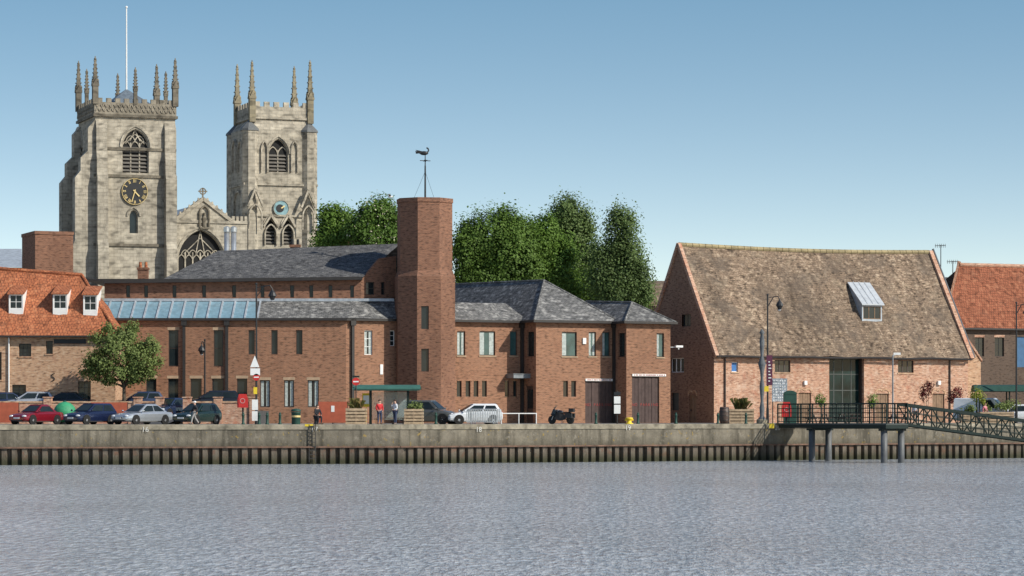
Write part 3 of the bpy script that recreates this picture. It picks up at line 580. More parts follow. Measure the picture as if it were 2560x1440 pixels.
for sx,sy in((-.9,-.6),(.75,-.9),(0,1.1)): g=MB(T(vn)); g.cyl((0,0,H*.62),(sx,sy,0),.014,n=4); g.build('guy_wire',BLK,vn)
# ---------------------------------------------------------------- orange roofed house
H_=Fr(0,230,0); ho=thing('brick_house','buff brick house with orange pantile hipped roof and three white dormers','house',G(140,230))
M=H_.M; a=H_.u(-220); b=H_.u(288); ze=H_.z(838)
hw=[H_.rect(47,78,859,891),H_.rect(115,132,852,885),H_.rect(195,227,953,1000),H_.rect(30,65,962,1000),H_.rect(-20,4,880,950),H_.rect(-80,-50,859,891)]
w=MB(M); wall(w,front(),a,b,0,ze,hw); w.poly((b,0,0),(b,9.5,0),(b,9.5,ze),(b,0,ze)); w.build('wall',BUFF,ho)
for i,h in enumerate(hw): window(ho,M,front(),h,3 if i<2 else 2,3,mf=BLK,sill=BUFF,bw=.03)
vr=4.8; rz0=H_.z(668,0,vr); rz1=H_.z(689,0,vr); rr=H_.u(205,vr); o=.35
w=MB(M); w.grid((a,-o,ze-.05),(b+o,-o,ze-.05),(rr,vr,rz1),(a,vr,rz0+.3),40,12,.04); w.grid((b+o,-o,ze-.05),(b+o,9.8,ze-.05),(rr,vr,rz1),(rr,vr,rz1),8,6,.02); w.poly((a,9.8,ze),(b+o,9.8,ze),(rr,vr,rz1),(a,vr,rz0)); rf=w.build('roof',PAN,ho)
w=MB(M); w.cyl((a,vr,rz0+.34),(rr,vr,rz1+.04),.16,.16,8); w.cyl((rr,vr,rz1+.04),(b+o,-o,ze),.13,.13,8); w.build('ridge_tiles',PAN,rf)
w=MB(M); w.box(a,b+.3,-o-.14,-o,ze-.16,ze-.03); w.build('gutter',GUT,ho)
w=MB(M); u=H_.u(22,-.1); w.cyl((u,-.1,1),(u,-.1,ze),.06); w.build('downpipe',WHT,ho)
w=MB(M); h=H_.rect(135,215,848,859); fbox(w,front(),*h,-.06,0); w.build('timber_beam',BLK,ho)
w=MB(M); u=H_.u(133); z=H_.z(943,0); w.tube([(u+.12,-.04,z+.3),(u-.1,-.04,z+.22),(u-.1,-.04,z+.06),(u+.1,-.04,z-.06),(u+.1,-.04,z-.22),(u-.12,-.04,z-.3)],.03); w.build('iron_wall_tie',BLK,ho)
sl=(rz1-ze)/(vr+o)
for i,(x0,x1) in enumerate(((24,56),(134,166),(210,241),(-90,-60))):
    y0,y1=(737,772) if i!=2 else (739,776)
    v=1.35; h=H_.rect(x0,x1,y0,y1,v); zb=ze+(v+o)*sl; a0_,a1_=h[0]-.06,h[1]+.06; z0=zb-.15; z1=h[3]+.05
    w=MB(M); wall(w,front(v),a0_,a1_,z0-.2,z1,[h],.1)
    vb=min(vr-.3,v+(z1+.9-zb)/sl*.9); zt_b=ze+(vb+o)*sl
    for x in(a0_,a1_): w.poly((x,v,z0-.2),(x,v,z1),(x,vb,zt_b+.02),(x,vb,zt_b-.4))
    dm=w.build('dormer',WHT,ho)
    w=MB(M); w.add([(a0_-.1,v-.2,z1-.02),(a1_+.1,v-.2,z1-.02),(a1_+.1,vb,zt_b+.1),(a0_-.1,vb,zt_b+.1),(a0_-.1,v-.2,z1+.06),(a1_+.1,v-.2,z1+.06),(a1_+.1,vb,zt_b+.17),(a0_-.1,vb,zt_b+.17)],[(4,5,6,7),(0,1,5,4),(0,4,7,3),(1,2,6,5),(0,3,2,1)]); w.build('dormer_roof',PAN,dm)
    window(dm,M,front(v),h,2,2,t=.02,fw=.06,mf=WHT,name='dormer_window')
f=Fr(88,262,22); u1=f.u(183); d1=f.v(55); M=f.M; zt_=f.z(577)
t=thing('brick_block','plain flat topped brown brick block rising behind the orange roof','building',f.o,f.th)
g=MB(M); g.box(0,u1,0,d1,0,zt_-.3); g.build('wall',BRT,t); g=MB(M); g.box(-.06,u1+.06,-.06,d1+.06,zt_-.3,zt_); g.build('coping',BRT,t)
t=thing('low_building','low building with blue grey sheet roof at left edge behind house','building',G(20,275)); g=MB()
p=W(-200,668,272);q=W(56,668,272);r=W(54,622,280);s=W(-200,622,280); g.poly(p,q,r,s); g.build('roof',LEAD,t); g=MB(); g.box(p.x,q.x,272.2,280,0,p.z-.02); g.build('wall',DBR,t)
for px,py0,py1,d,lab in((358,655,692,262,'small brick chimney with clay pots in front of the clock tower'),(738,598,625,275,'low brick chimney with dark pots below the slender tower'),(880,604,625,275,'small orange brick chimney peeping over the long slate ridge')):
    t=thing('chimney',lab,'chimney',G(px,d)); z1=W(0,py0+14,d).z; M=T(t); g=MB(M); g.box(-.45,.45,-.35,.35,0,z1-.2); g.box(-.52,.52,-.42,.42,z1-.2,z1); g.build('stack',BRT,t)
    for x in(-.25,.25): g=MB(M); g.cyl((x,0,z1),(x,0,W(0,py0,d).z),.15,.12,10); g.build('chimney_pot',PAN if d<270 or px>800 else BLK,t)
for px,lab in((567,'left of two shiny steel flues against the west window'),(584,'right of two shiny steel flues against the west window')):
    t=thing('flue',lab,'flue',G(px,268)); M=T(t); z1=W(0,566,268).z; g=MB(M); g.cyl((0,0,0),(0,0,z1-.5),.24,.24,14); g.build('pipe',STEEL,t,True); g=MB(M); g.cyl((0,0,z1-.5),(0,0,z1-.1),.29,.29,14); g.cyl((0,0,z1-.1),(0,0,z1),.29,.1,14); g.build('cowl',STEEL,t)
# ---------------------------------------------------------------- barn
Lb=Fr(1785,250,27); M=Lb.M; u1=Lb.u(2420); ba=thing('barn','old brick warehouse barn with steep mossy tiled roof and glazed doorway','barn',Lb.o,Lb.th)
ze=Lb.z(884,u1/2); vr=Lb.v(1697); zr=(Lb.z(613,0,vr)+Lb.z(633,u1,vr))/2; D=2*vr
fh=[Lb.rect(1829,1845,905,930),Lb.rect(1937,1976,900,931),Lb.rect(2245,2284,901,932)]; gd=Lb.rect(2073,2160,895,1060); gd=(gd[0],gd[1],.02,gd[3])
dr=[Lb.rect(1996,2028,982,1060),Lb.rect(2190,2222,984,1060),Lb.rect(2331,2361,984,1060)]; dr=[(a,b,.02,d) for a,b,c,d in dr]
w=MB(M); wall(w,front(),0,u1,0,ze,fh+[gd]+dr,.75)
w.poly((u1,0,0),(u1,D,0),(u1,D,ze),(u1,vr,zr),(u1,0,ze)); w.poly((0,D,0),(u1,D,0),(u1,D,ze),(0,D,ze)); w.build('wall',BARN,ba)
gh=[Lb.side(1705,1727,786,816),Lb.side(1677,1710,895,931),Lb.side(1678,1697,982,1026),Lb.side(1722,1741,988,1060)]; gh[3]=(*gh[3][:2],.02,gh[3][3])
w=MB(M); wall(w,left(),0,D,0,ze,gh[1:],.3)
h=gh[0]
def ys(z): f=(z-ze)/(zr-ze); return vr*f
for za,zb in((ze,h[2]),(h[2],h[3]),(h[3],zr)):
    A0,A1,B0,B1=ys(za),D-ys(za),ys(zb),D-ys(zb)
    if za==h[2]: w.poly((0,A0,za),(0,h[0],za),(0,h[0],zb),(0,B0,zb)); w.poly((0,h[1],za),(0,A1,za),(0,B1,zb),(0,h[1],zb))
    else: w.poly((0,A0,za),(0,A1,za),(0,B1,zb),(0,B0,zb))
w.build('gable_wall',brick('brown_gable_brick',(.33,.175,.11),(.24,.12,.078),(.30,.22,.165),stain=.3,spk=(.4,.26,.18),patch=[((.15,.085,.06),.7,.54,.7,.6)]),ba)
window(ba,M,left(),gh[0],2,1,mf=FRM); window(ba,M,left(),gh[1],3,1,mf=WHT,bw=.12)
g=MB(M); fbox(g,left(),*gh[2],.15,.25); g.build('shutter',BLK,ba)
def plankdoor(M,fn,h,m=DOORW,name='door'):
    g=MB(M); n=5; k=(h[1]-h[0])/n
    for i in range(n): fbox(g,fn,h[0]+i*k+.01,h[0]+(i+1)*k-.01,h[2],h[3],.12+.015*(i%2),.25)
    o=g.build(name,m,ba); g=MB(M); fbox(g,fn,h[1]-.25,h[1]-.17,h[2]+1,h[2]+1.15,.06,.12); g.build('door_handle',BLK,o)
    g=MB(M)
    P=arc(h[0]-.1,h[1]+.1,h[3]-.05,h[3]+.22,4)
    for p,q in zip(P,P[1:]): fbar(g,fn,p,q,.16,-.04,.1)
    g.build('arch',BUFF,o)
plankdoor(M,left(),gh[3])
for h in dr: plankdoor(M,front(),h)
window(ba,M,front(),fh[0],1,1,mf=WHT,mg=BLUE,sill=BUFF); window(ba,M,front(),fh[1],3,1,mf=FRM,bw=.1,sill=BUFF,lint=BUFF); window(ba,M,front(),fh[2],3,1,mf=FRM,bw=.1,sill=BUFF,lint=BUFF)
window(ba,M,front(),gd,4,4,t=.65,mf=plain('grey_door_frame',(.075,.085,.08),.5),mg=DOORG,name='glazed_doorway',fw=.1,bw=.07)
for x in(gd[0]+.004,gd[1]-.124): w=MB(M); fbox(w,front(),x,x+.12,.02,gd[3]-.01,.3,.6); w.build('door_jamb',FRM,ba)
w=MB(M); fbox(w,front(),gd[0],gd[1],gd[3]-.004,gd[3]+.25,-.04,.3); w.build('door_lintel',FRM,ba)
o=.45; eo=ze-o*.8
nu,nv=46,20; P=[]
for j in range(nv+1):
    for i in range(nu+1):
        f=j/nv; u=-.02+(u1+.04)*i/nu; v=-o+(vr+o)*f; z=eo+(zr-eo)*f - .22*sin(PI*i/nu)*f**2 -.16*sin(PI*f) + (random.uniform(-.04,.04) if 0<j<nv else 0) + (.12*sin(i*.7)*(.5-f) if f<.5 else 0)
        P.append((u,v,z+.06))
w=MB(M); w.add(P,[(j*(nu+1)+i,j*(nu+1)+i+1,(j+1)*(nu+1)+i+1,(j+1)*(nu+1)+i) for j in range(nv) for i in range(nu)]); w.poly((0,D+o,eo),(u1,D+o,eo),(u1,vr,zr-.2),(0,vr,zr-.2)); rf=w.build('roof',BTILE,ba)
w=MB(M)
for i in range(40):
    a,b=u1*i/40,u1*(i+.94)/40; z=lambda q:zr+.08-.22*sin(PI*q/u1); w.cyl((a,vr,z(a)),(b,vr,z(b)),.2,.19,8)
w.build('ridge_tiles',plain('mossy_ridge',(.30,.245,.135),.9,0,.35,1.),rf)
for u,ww in((-.16,.32),(u1-.1,.4)):
    w=MB(M)
    for q0,q1 in(((-o,eo),(vr,zr)),((D+o,eo),(vr,zr))): fbar(w,left(u),q0,(q1[0],q1[1]+.15),.3,0,ww)
    w.build('gable_coping',BARN,ba)
w=MB(M); fbar(w,left(u1+.32),(-o,eo+.1),(vr,zr+.35),.2,0,.12); w.build('verge_flashing',plain('dark_blue_lead',(.05,.06,.075),.5),ba)
w=MB(M)
for i in range(24): a,b=u1*i/24,u1*(i+1)/24; w.cyl((a,-o-.05,eo-.02+.03*sin(i)),(b,-o-.05,eo-.02+.03*sin(i+1)),.09,.09,6)
w.build('gutter',GUT,ba)
for px in(1813,2375): w=MB(M); u=Lb.u(px,-.1); w.cyl((u,-.1,0),(u,-.1,eo),.06); w.build('downpipe',GUT,ba)
def roofv(z): return -o+(z-eo)/(zr-eo)*(vr+o)
v0=2.2; h=Lb.rect(2158,2202,766,798,v0)
for _ in range(5): v0=roofv(h[2])-.05; h=Lb.rect(2158,2202,766,798,v0)
zt_=h[3]+.1; vb=roofv(Lb.z(712,h[0],v0+3)); zq=eo+(zr-eo)*(vb+o)/(vr+o)
w=MB(M); wall(w,front(v0),h[0]-.12,h[1]+.12,h[2]-.2,zt_,[h],.1)
for x in(h[0]-.12,h[1]+.12): w.poly((x,v0,h[2]-.2),(x,v0,zt_),(x,vb,zq),(x,vb,zq-.4))
dm=w.build('dormer',LEAD,ba); w=MB(M); w.add([(h[0]-.25,v0-.2,zt_),(h[1]+.25,v0-.2,zt_),(h[1]+.25,vb,zq+.1),(h[0]-.25,vb,zq+.1),(h[0]-.25,v0-.2,zt_+.1),(h[1]+.25,v0-.2,zt_+.1),(h[1]+.25,vb,zq+.2),(h[0]-.25,vb,zq+.2)],[(4,5,6,7),(0,1,5,4),(0,4,7,3),(1,2,6,5)])
for i in(1,2,3): x=h[0]-.25+(h[1]-h[0]+.5)*i/4; w.add([(x-.03,v0-.2,zt_+.17),(x+.03,v0-.2,zt_+.17),(x+.03,vb,zq+.27),(x-.03,vb,zq+.27),(x-.03,v0-.2,zt_+.09),(x+.03,v0-.2,zt_+.09)],[(0,1,2,3),(4,5,1,0)])
w.build('dormer_roof',plain('pale_lead',(.46,.49,.52),.45,.1,.15),dm); window(dm,M,front(v0),h,3,1,t=.03,mf=DOORW,name='dormer_window',bw=.06)
for px in(2012,2346): w=MB(M); u=Lb.u(px); z=Lb.z(957,u); w.box(u-.14,u+.14,-.2,0,z-.18,z+.18); w.build('wall_lamp',WHT,ba)
t=thing('annexe','pale brick lean-to wall end against right side of the barn','building',G(2430,266)); f=Fr(2418,265,20); g=MB(f.M); a=f.u(2452); g.prism([(0,0),(a,0),(a,f.z(900)),(a-.3,f.z(880)),(.0,f.z(842))],front(),0,6); g.build('wall',BUFF,t); g=MB(f.M); g.prism([(-.1,f.z(840)),(a+.1,f.z(898)),(a+.1,f.z(904)),(-.1,f.z(848))],front(-.1),0,6.2); g.build('coping',BARN,t)
f=Fr(2405,288,24); M=f.M; b=f.u(2800); rb=thing('brick_warehouse','dark brick warehouse with red brown tiled roof at right edge','building',f.o,f.th); ze=f.z(822,b/3)
hs=[f.rect(2438,2460,843,891),f.rect(2487,2510,843,891)]; bl=f.rect(2543,2570,842,918)
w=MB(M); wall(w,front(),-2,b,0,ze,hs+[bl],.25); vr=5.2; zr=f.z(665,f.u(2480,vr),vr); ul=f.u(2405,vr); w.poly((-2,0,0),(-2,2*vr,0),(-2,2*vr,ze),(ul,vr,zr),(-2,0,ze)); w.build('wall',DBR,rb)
for h in hs: window(rb,M,front(),h,2,3,mf=BLK,lint=BARN)
g=MB(M); fbox(g,front(),*bl,.1,.2); g.build('shutter',plain('dull_blue_paint',(.04,.12,.24),.6),rb)
w=MB(M); w.grid((-2.3,-.4,ze),(b,-.4,ze),(b,vr,zr),(ul-.3,vr,zr),30,10,.03); w.poly((-2.3,2*vr,ze),(b,2*vr,ze),(b,vr,zr),(ul,vr,zr)); rf=w.build('roof',PAN2,rb)
w=MB(M); fbar(w,lambda a,z,t:(-2.3+(ul+2)*a,-.4+(vr+.4)*a,z+t),(0,ze-.1),(1,zr+.1),.2,0,.3); w.cyl((ul-.3,vr,zr+.05),(b,vr,zr+.05),.2); w.build('ridge_tiles',BARN,rf)
w=MB(M); w.box(-2.3,b,-.5,-.4,ze-.15,ze+.02); w.build('gutter',GUT,rb)
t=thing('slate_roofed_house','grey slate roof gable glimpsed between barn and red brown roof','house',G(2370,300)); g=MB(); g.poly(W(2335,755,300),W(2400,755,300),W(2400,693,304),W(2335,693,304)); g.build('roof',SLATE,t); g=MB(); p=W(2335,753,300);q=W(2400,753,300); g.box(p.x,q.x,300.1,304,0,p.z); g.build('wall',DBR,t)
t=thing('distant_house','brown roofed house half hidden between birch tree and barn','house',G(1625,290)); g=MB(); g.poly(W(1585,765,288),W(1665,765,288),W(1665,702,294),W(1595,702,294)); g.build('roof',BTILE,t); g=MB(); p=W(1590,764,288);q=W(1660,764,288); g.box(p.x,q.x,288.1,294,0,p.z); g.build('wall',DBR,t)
for px,d,y0,y1,lab in((2352,302,612,700,'tall thin television aerial behind the barn gable'),(2382,303,652,700,'short television aerial beside the red brown roof')):
    t=thing('aerial',lab,'aerial',G(px,d,W(0,y1,d).z-1)); M=T(t); h=W(0,y0,d).z-W(0,y1,d).z+1; g=MB(M); g.cyl((0,0,0),(0,0,h),.05,.04,6); g.build('mast',GUT,t); g=MB(M); g.cyl((-.6,0,h-.1),(.5,0,h-.05),.03,n=5)
    for i in range(6): x=-.55+i*.2; g.cyl((x,-.25,h-.1),(x,.25,h-.1),.02,n=4); g.cyl((x,0,h-.3),(x,0,h+.1),.02,n=4)
    g.build('antenna_rods',GUT,t)
# ---------------------------------------------------------------- vegetation
def rv():
    while 1:
        p=V((random.uniform(-1,1),random.uniform(-1,1),random.uniform(-1,1)))
        if .05<p.length<1: return p.normalized()
def leaves(mb,lobes,n,per,size,spread,droop=0,inner=.45):
    wts=[a[1].x*a[1].z for a in lobes]
    for c,r in random.choices(lobes,wts,k=n):
        d=rv(); q=random.uniform(inner**2,1.04)**.5; cc=c+V((d.x*r.x,d.y*r.y,d.z*r.z))*q
        sp=spread*random.uniform(.5,1.3)
        for _ in range(per):
            p=cc+V((random.gauss(0,sp),random.gauss(0,sp),random.gauss(0,sp*(1+droop))-droop*sp))
            nn=(rv()*.5+d*.9+V((.15,-.15,.4))).normalized(); x=nn.orthogonal().normalized(); y=nn.cross(x); a=random.uniform(0,6.3); x,y=x*cos(a)+y*sin(a),y*cos(a)-x*sin(a); s=size*random.uniform(.6,1.3)
            mb.f.append([len(mb.v)+i for i in range(4)]); mb.v+=[p-x*s*.5,p+y*s*.42,p+x*s*.5,p-y*s*.42]
def tree(name,label,px,d,lobes,n,per,size,mat,sp=.4,droop=0,z=0,tr=.35,group=None,trunkpx=None,inner=.5,sub=6):
    t=thing(name,label,'tree',G(trunkpx or px,d,z),0,group); k=d/F; LB=[]
    for x,y,rx,ry in lobes:
        c=W(x,y,d); c.y+=random.uniform(-.25,.25)*rx*k; r=V((rx*k,rx*k*.85,ry*k))*.86; LB.append((c,r))
        for _ in range(sub):
            q=rv(); q.z=q.z*.8+.1; f=random.uniform(.3,.46); LB.append((c+V((q.x*r.x,q.y*r.y,q.z*r.z))*.85,r*f))
    g=MB(); top=max(c.z for c,r in LB); base=G(trunkpx or px,d,z); mid=V((base.x,base.y,z+(top-z)*.35)); g.cyl(base,mid,tr,tr*.7,10)
    for c,r in LB[::4]: g.cyl(mid-V((0,0,random.uniform(0,.3)*(mid.z-z))),c.lerp(mid,.2),tr*.4,tr*.08,6)
    g.build('trunk',BARK,t,True); g=MB(); leaves(g,LB,n,per,size,sp,droop,inner); g.build('crown',mat,t,uv=False); return t
GR1=leafmat('bright_leaves',(.11,.20,.03),(.165,.27,.05)); GR2=leafmat('chestnut_leaves',(.085,.16,.026),(.125,.215,.04),(.7,.66,.5),.955); GR3=leafmat('dense_leaves',(.095,.17,.028),(.145,.235,.046)); GR4=leafmat('birch_leaves',(.105,.165,.048),(.165,.235,.08)); GR5=leafmat('grey_green_leaves',(.15,.205,.06),(.235,.295,.095))
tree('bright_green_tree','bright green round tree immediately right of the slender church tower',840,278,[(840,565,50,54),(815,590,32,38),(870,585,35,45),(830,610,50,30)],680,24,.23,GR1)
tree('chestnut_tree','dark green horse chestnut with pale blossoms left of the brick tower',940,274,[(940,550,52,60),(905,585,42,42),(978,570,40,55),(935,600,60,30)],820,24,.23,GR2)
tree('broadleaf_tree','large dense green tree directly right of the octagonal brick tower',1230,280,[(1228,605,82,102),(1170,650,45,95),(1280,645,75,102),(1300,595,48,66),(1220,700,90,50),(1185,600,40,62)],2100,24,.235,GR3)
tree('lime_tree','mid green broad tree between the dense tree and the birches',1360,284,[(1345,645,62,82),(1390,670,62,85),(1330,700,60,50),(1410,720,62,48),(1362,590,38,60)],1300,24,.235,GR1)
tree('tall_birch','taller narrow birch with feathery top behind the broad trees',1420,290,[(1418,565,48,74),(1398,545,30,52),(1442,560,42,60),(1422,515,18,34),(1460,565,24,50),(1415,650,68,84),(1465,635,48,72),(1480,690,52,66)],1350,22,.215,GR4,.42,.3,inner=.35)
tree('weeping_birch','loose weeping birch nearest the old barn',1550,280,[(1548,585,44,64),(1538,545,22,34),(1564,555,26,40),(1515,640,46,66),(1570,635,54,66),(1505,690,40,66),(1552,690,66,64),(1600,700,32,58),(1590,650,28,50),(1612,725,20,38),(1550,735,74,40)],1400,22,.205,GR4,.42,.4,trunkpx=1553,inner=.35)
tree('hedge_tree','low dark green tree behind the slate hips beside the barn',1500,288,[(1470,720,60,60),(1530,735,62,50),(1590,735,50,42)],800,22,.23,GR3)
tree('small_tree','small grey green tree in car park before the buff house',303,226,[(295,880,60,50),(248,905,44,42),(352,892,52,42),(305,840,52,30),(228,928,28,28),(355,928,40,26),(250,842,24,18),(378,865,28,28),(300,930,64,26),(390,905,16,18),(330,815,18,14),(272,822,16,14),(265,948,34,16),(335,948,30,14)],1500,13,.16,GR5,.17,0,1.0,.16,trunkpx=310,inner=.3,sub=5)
def shrub(label,px,d,lobes,n,mat,z=0,name='shrub',size=.13):
    t=thing(name,label,'shrub',G(px,d,z)); k=d/F; LB=[(W(x,y,d),V((rx*k,rx*k,ry*k))) for x,y,rx,ry in lobes]; g=MB()
    for c,r in LB: g.cyl(G(px,d,z),c,.03,.01,5)
    g.build('stem',BARK,t); g=MB(); leaves(g,LB,n,8,size,.12); g.build('foliage',mat,t,uv=False); return t
REDL=leafmat('red_leaves',(.12,.02,.02),(.2,.04,.03)); LIME=leafmat('lime_leaves',(.2,.25,.03),(.3,.32,.06))
shrub('dark red leaved shrub left of the arched doorway, against the barn',2316,240,[(2316,975,14,20),(2308,990,10,12),(2325,960,8,12)],80,REDL)
shrub('dark red leaved shrub near right end of the barn wall',2390,242,[(2392,985,18,22),(2380,995,12,12)],80,REDL)
shrub('lime yellow shrub at right beside the parked white van',2445,236,[(2442,985,16,20),(2452,1000,14,14)],80,LIME)
shrub('green shrub in front of left small arched doorway',2055,238,[(2050,1000,14,14)],50,GR3); shrub('round green shrub right of the glazed doorway',2180,238,[(2180,1002,10,18)],50,GR1)
shrub('low spreading green shrub behind the gangway, right of the red shrubs',2530,237,[(2530,1012,24,12),(2510,1016,16,9)],60,GR5)
# ---------------------------------------------------------------- car park terrace and walls
cp=MB(); xl,xr=G(-250,224).x,G(405,224).x; cp.box(xl,xr,222.3,235.98,0,1.0); x2=G(462,224).x; x3=G(640,224).x
cp.box(x2,x3,222.3,235.98,0,1.0); cp.add([(xr,212,.005),(x2,212,.005),(x2,234,1.0),(xr,234,1.0)],[(0,1,2,3)]); struct(cp.build('car_park',ASP))
def lowwall(label,x0,x1,d,y0,capmat=BUFF,piers=()):
    t=thing('low_wall',label,'wall',G((x0+x1)/2,d)); a,b=G(x0,d).x,G(x1,d).x; zt=W(0,y0,d).z; g=MB(); g.box(a,b,d-.12,d+.22,0,zt-.12); g.build('brickwork',BARN,t); g=MB(); g.box(a-.05,b+.05,d-.18,d+.28,zt-.12,zt); g.build('coping',capmat,t)
    for x in piers: g=MB(); X=G(x,d).x; g.box(X-.3,X+.3,d-.25,d+.3,0,zt+.25); g.box(X-.36,X+.36,d-.31,d+.36,zt+.25,zt+.33); g.build('pier',BARN,t)
lowwall('long low brick car park wall behind the red and navy cars',-250,404,222,1003,piers=(120,345,400))
lowwall('pale low brick wall with piers behind dark green car',462,640,221.6,1003,piers=(468,545,634))
def panel(name,label,cat,x0,x1,y0,d,mat,mark=True):
    t=thing(name,label,cat,G((x0+x1)/2,d)); a,b=G(x0,d).x,G(x1,d).x; g=MB(); z=W(0,y0,d).z; g.box(a,b,d,d+.05,.12,z)
    n=max(2,int((b-a)/1.1))
    g.build('board',mat,t)
    for i in range(n+1): g=MB(); x=a+(b-a)*i/n; g.box(x-.04,x+.04,d+.055,d+.15,0,z); g.build('post',GUT,t)
    if mark: g=MB(); c=(a+b)/2; g.box(c-.12,c+.12,d-.02,d-.004,z-.75,z-.3); g.build('notice',WHT,t)
panel('hoarding','rust orange hoarding at far left behind red car','hoarding',-60,46,1006,212,HOARD,False)
panel('hoarding','rust orange hoarding with white notice left of silver saloon','hoarding',228,318,1006,215,HOARD)
panel('hoarding','rust orange hoarding with white notice beside bus shelter','hoarding',796,868,1004,216,HOARD)
# ---------------------------------------------------------------- vehicles
def paint(n,c,metal=.3):
    m=plain('car_paint_'+n,c,.25,metal,.04); m.node_tree.nodes['Principled BSDF'].inputs['Coat Weight'].default_value=.6; return m
def car(label,px,d,head,pm,kind='hatch',z=0,group='parked cars',name='parked_car',cat='car'):
    L,Wd,H=dict(hatch=(4.0,1.72,1.48),sedan=(4.7,1.82,1.44),suv=(4.25,1.8,1.74),coupe=(4.05,1.74,1.40),van=(4.9,1.95,2.05),estate=(4.6,1.8,1.55))[kind]
    t=thing(name,label,cat,G(px,d,z),R(head),group); M=T(t); bl=.63*H if kind!='van' else 1.15; hl=L/2; hw=Wd/2
    st=dict(sedan=[(-1,.72,.42,.80),(-.97,.97,.28,.92),(-.7,1.0,.2,.98),(-.3,.99,.18,1),(.3,.97,.18,1),(.5,.93,.18,.99),(.75,.86,.2,.96),(.93,.74,.24,.9),(1,.55,.34,.76)]).get(kind,[(-1,.66,.42,.84),(-.975,1.0,.28,.94),(-.8,1.02,.2,.98),(-.3,1.0,.18,1),(.25,.98,.18,1),(.5,.95,.18,.99),(.78,.86,.2,.96),(.94,.72,.24,.9),(1,.54,.34,.78)])
    secs=[]
    for f,zt,zb,wf in st:
        zt*=bl; w=hw*wf; hh=zt-zb; half=[(w*.8,zb),(w*.96,zb+.08),(w,zb+hh*.45),(w*.985,zt-hh*.22),(w*.9,zt-.03),(w*.5,zt+.005),(0,zt+.015)]
        secs.append([(f*hl,y,zz) for y,zz in half]+[(f*hl,-y,zz) for y,zz in half[-2::-1]])
    g=MB(M); g.loft(secs)
    b0,b1,r0,r1=dict(hatch=(-.95,.5,-.8,.08),sedan=(-.74,.44,-.4,.06),suv=(-.97,.47,-.9,.14),coupe=(-.66,.42,-.34,.04),van=(-.985,.66,-.96,.36),estate=(-.96,.45,-.82,.08))[kind]
    zb=bl-.03; zr=H-.07; wb=hw*.9; wr=hw*.70 if kind!='van' else hw*.84
    def gp(s,tq,side):
        x=((b0+(b1-b0)*s)*(1-tq)+(r0+(r1-r0)*s)*tq)*hl; y=(wb*(1-tq)+wr*tq)*side; return V((x,y,zb+(zr-zb)*tq))
    base=[gp(0,0,1),gp(.5,0,1)*1,gp(1,0,.9),gp(1,0,-.9),gp(.5,0,-1),gp(0,0,-1)]; roof=[gp(0,1,.95),gp(.5,1,1),gp(1,1,.9),gp(1,1,-.9),gp(.5,1,-1),gp(0,1,-.95)]
    top=[V((p.x*.94-.02,p.y*.8,H)) for p in roof]; g.loft([base,roof,top]); bd=g.build('body',pm,t)
    def glass(name,P,off):
        q=MB(M); q.poly(*[p+off for p in P]); q.build(name,GLASS,t)
    f1=lambda y,tq:gp(1,tq,y*.9); nf=V((.02,0,.02))
    glass('windscreen',[f1(-.9,.1),f1(.9,.1),f1(.86,.93),f1(-.86,.93)],nf); f0=lambda y,tq:gp(0,tq,y*.96)
    glass('rear_window',[f0(-.85,.2),f0(.85,.2),f0(.8,.9),f0(-.8,.9)],V((-.02,0,.01)))
    for s in(-1,1):
        for s0,s1 in(((.08,.46),(.5,.92)) if kind not in('van','coupe') else ((.62,.9),) if kind=='van' else ((.12,.9),)):
            glass('side_window',[gp(s0,.1,s),gp(s1,.1,s*(.97 if s1>.6 else 1)),gp(min(s1,.94),.88,s*(.97 if s1>.6 else 1)),gp(s0+.02,.88,s)],V((0,s*.018,.004)))
    rw=.31 if kind not in('suv','van') else .35
    for fx in(.63,-.62):
        for s in(-1,1):
            c=(fx*hl,s*(hw-.095),rw); q=MB(M); q.lathe(c,[(rw*.62,-.1),(rw*.95,-.1),(rw,-.06),(rw,.06),(rw*.95,.1),(rw*.62,.1)],18,'y'); wh=q.build('wheel',TYRE,t,True)
            q=MB(M); q.lathe((c[0],c[1]+s*.075,c[2]),[(.02,-.02),(rw*.64,-.02),(rw*.64,.02),(.02,.03*s)],14,'y')
            q.build('rim',RIM,wh)
            q=MB(M)
            for i in range(5): a=2*PI*i/5; q.cyl((c[0]+.08*cos(a+.6),c[1]+s*.105,c[2]+.08*sin(a+.6)),(c[0]+rw*.5*cos(a+.6),c[1]+s*.1,c[2]+rw*.5*sin(a+.6)),.03,.045,5)
            q.build('rim_gap',GUT,wh)
            q=MB(M); q.lathe((c[0],s*(hw-.03),c[2]+.02),[(rw*.3,-.036),(rw*1.17,-.036),(rw*1.17,.036),(rw*.3,.036)],18,'y'); q.build('wheel_arch',DRK,t)
    for s in(-1,1):
        q=MB(M); q.ball((hl*.93,s*hw*.66,bl*.66),.14,.2,.085,8,6); q.build('headlight',LAMPG,t,True)
        q=MB(M); q.ball((-hl*.965,s*hw*.78,bl*.84),.06,.1,.17 if kind!='sedan' else .1,8,6); q.build('tail_light',TAIL,t,True)
        q=MB(M); q.ball((hl*b1*.86,s*(hw+.06),bl+.06),.06,.1,.07,8,5); q.build('wing_mirror',pm,t,True)
    q=MB(M); q.box(hl*.96,hl+.0,-hw*.4,hw*.4,bl*.46,bl*.58); q.box(hl*.9,hl*.99,-hw*.55,hw*.55,.24,.34); q.build('grille',BLK,t)
    q=MB(M); q.box(hl*.98,hl+.025,-.26,.26,.40,.51); q.build('number_plate',WHT,t); q=MB(M); q.box(-hl-.02,-hl*.97,-.26,.26,bl*.62,bl*.62+.11); q.build('number_plate',YEL,t)
    return t
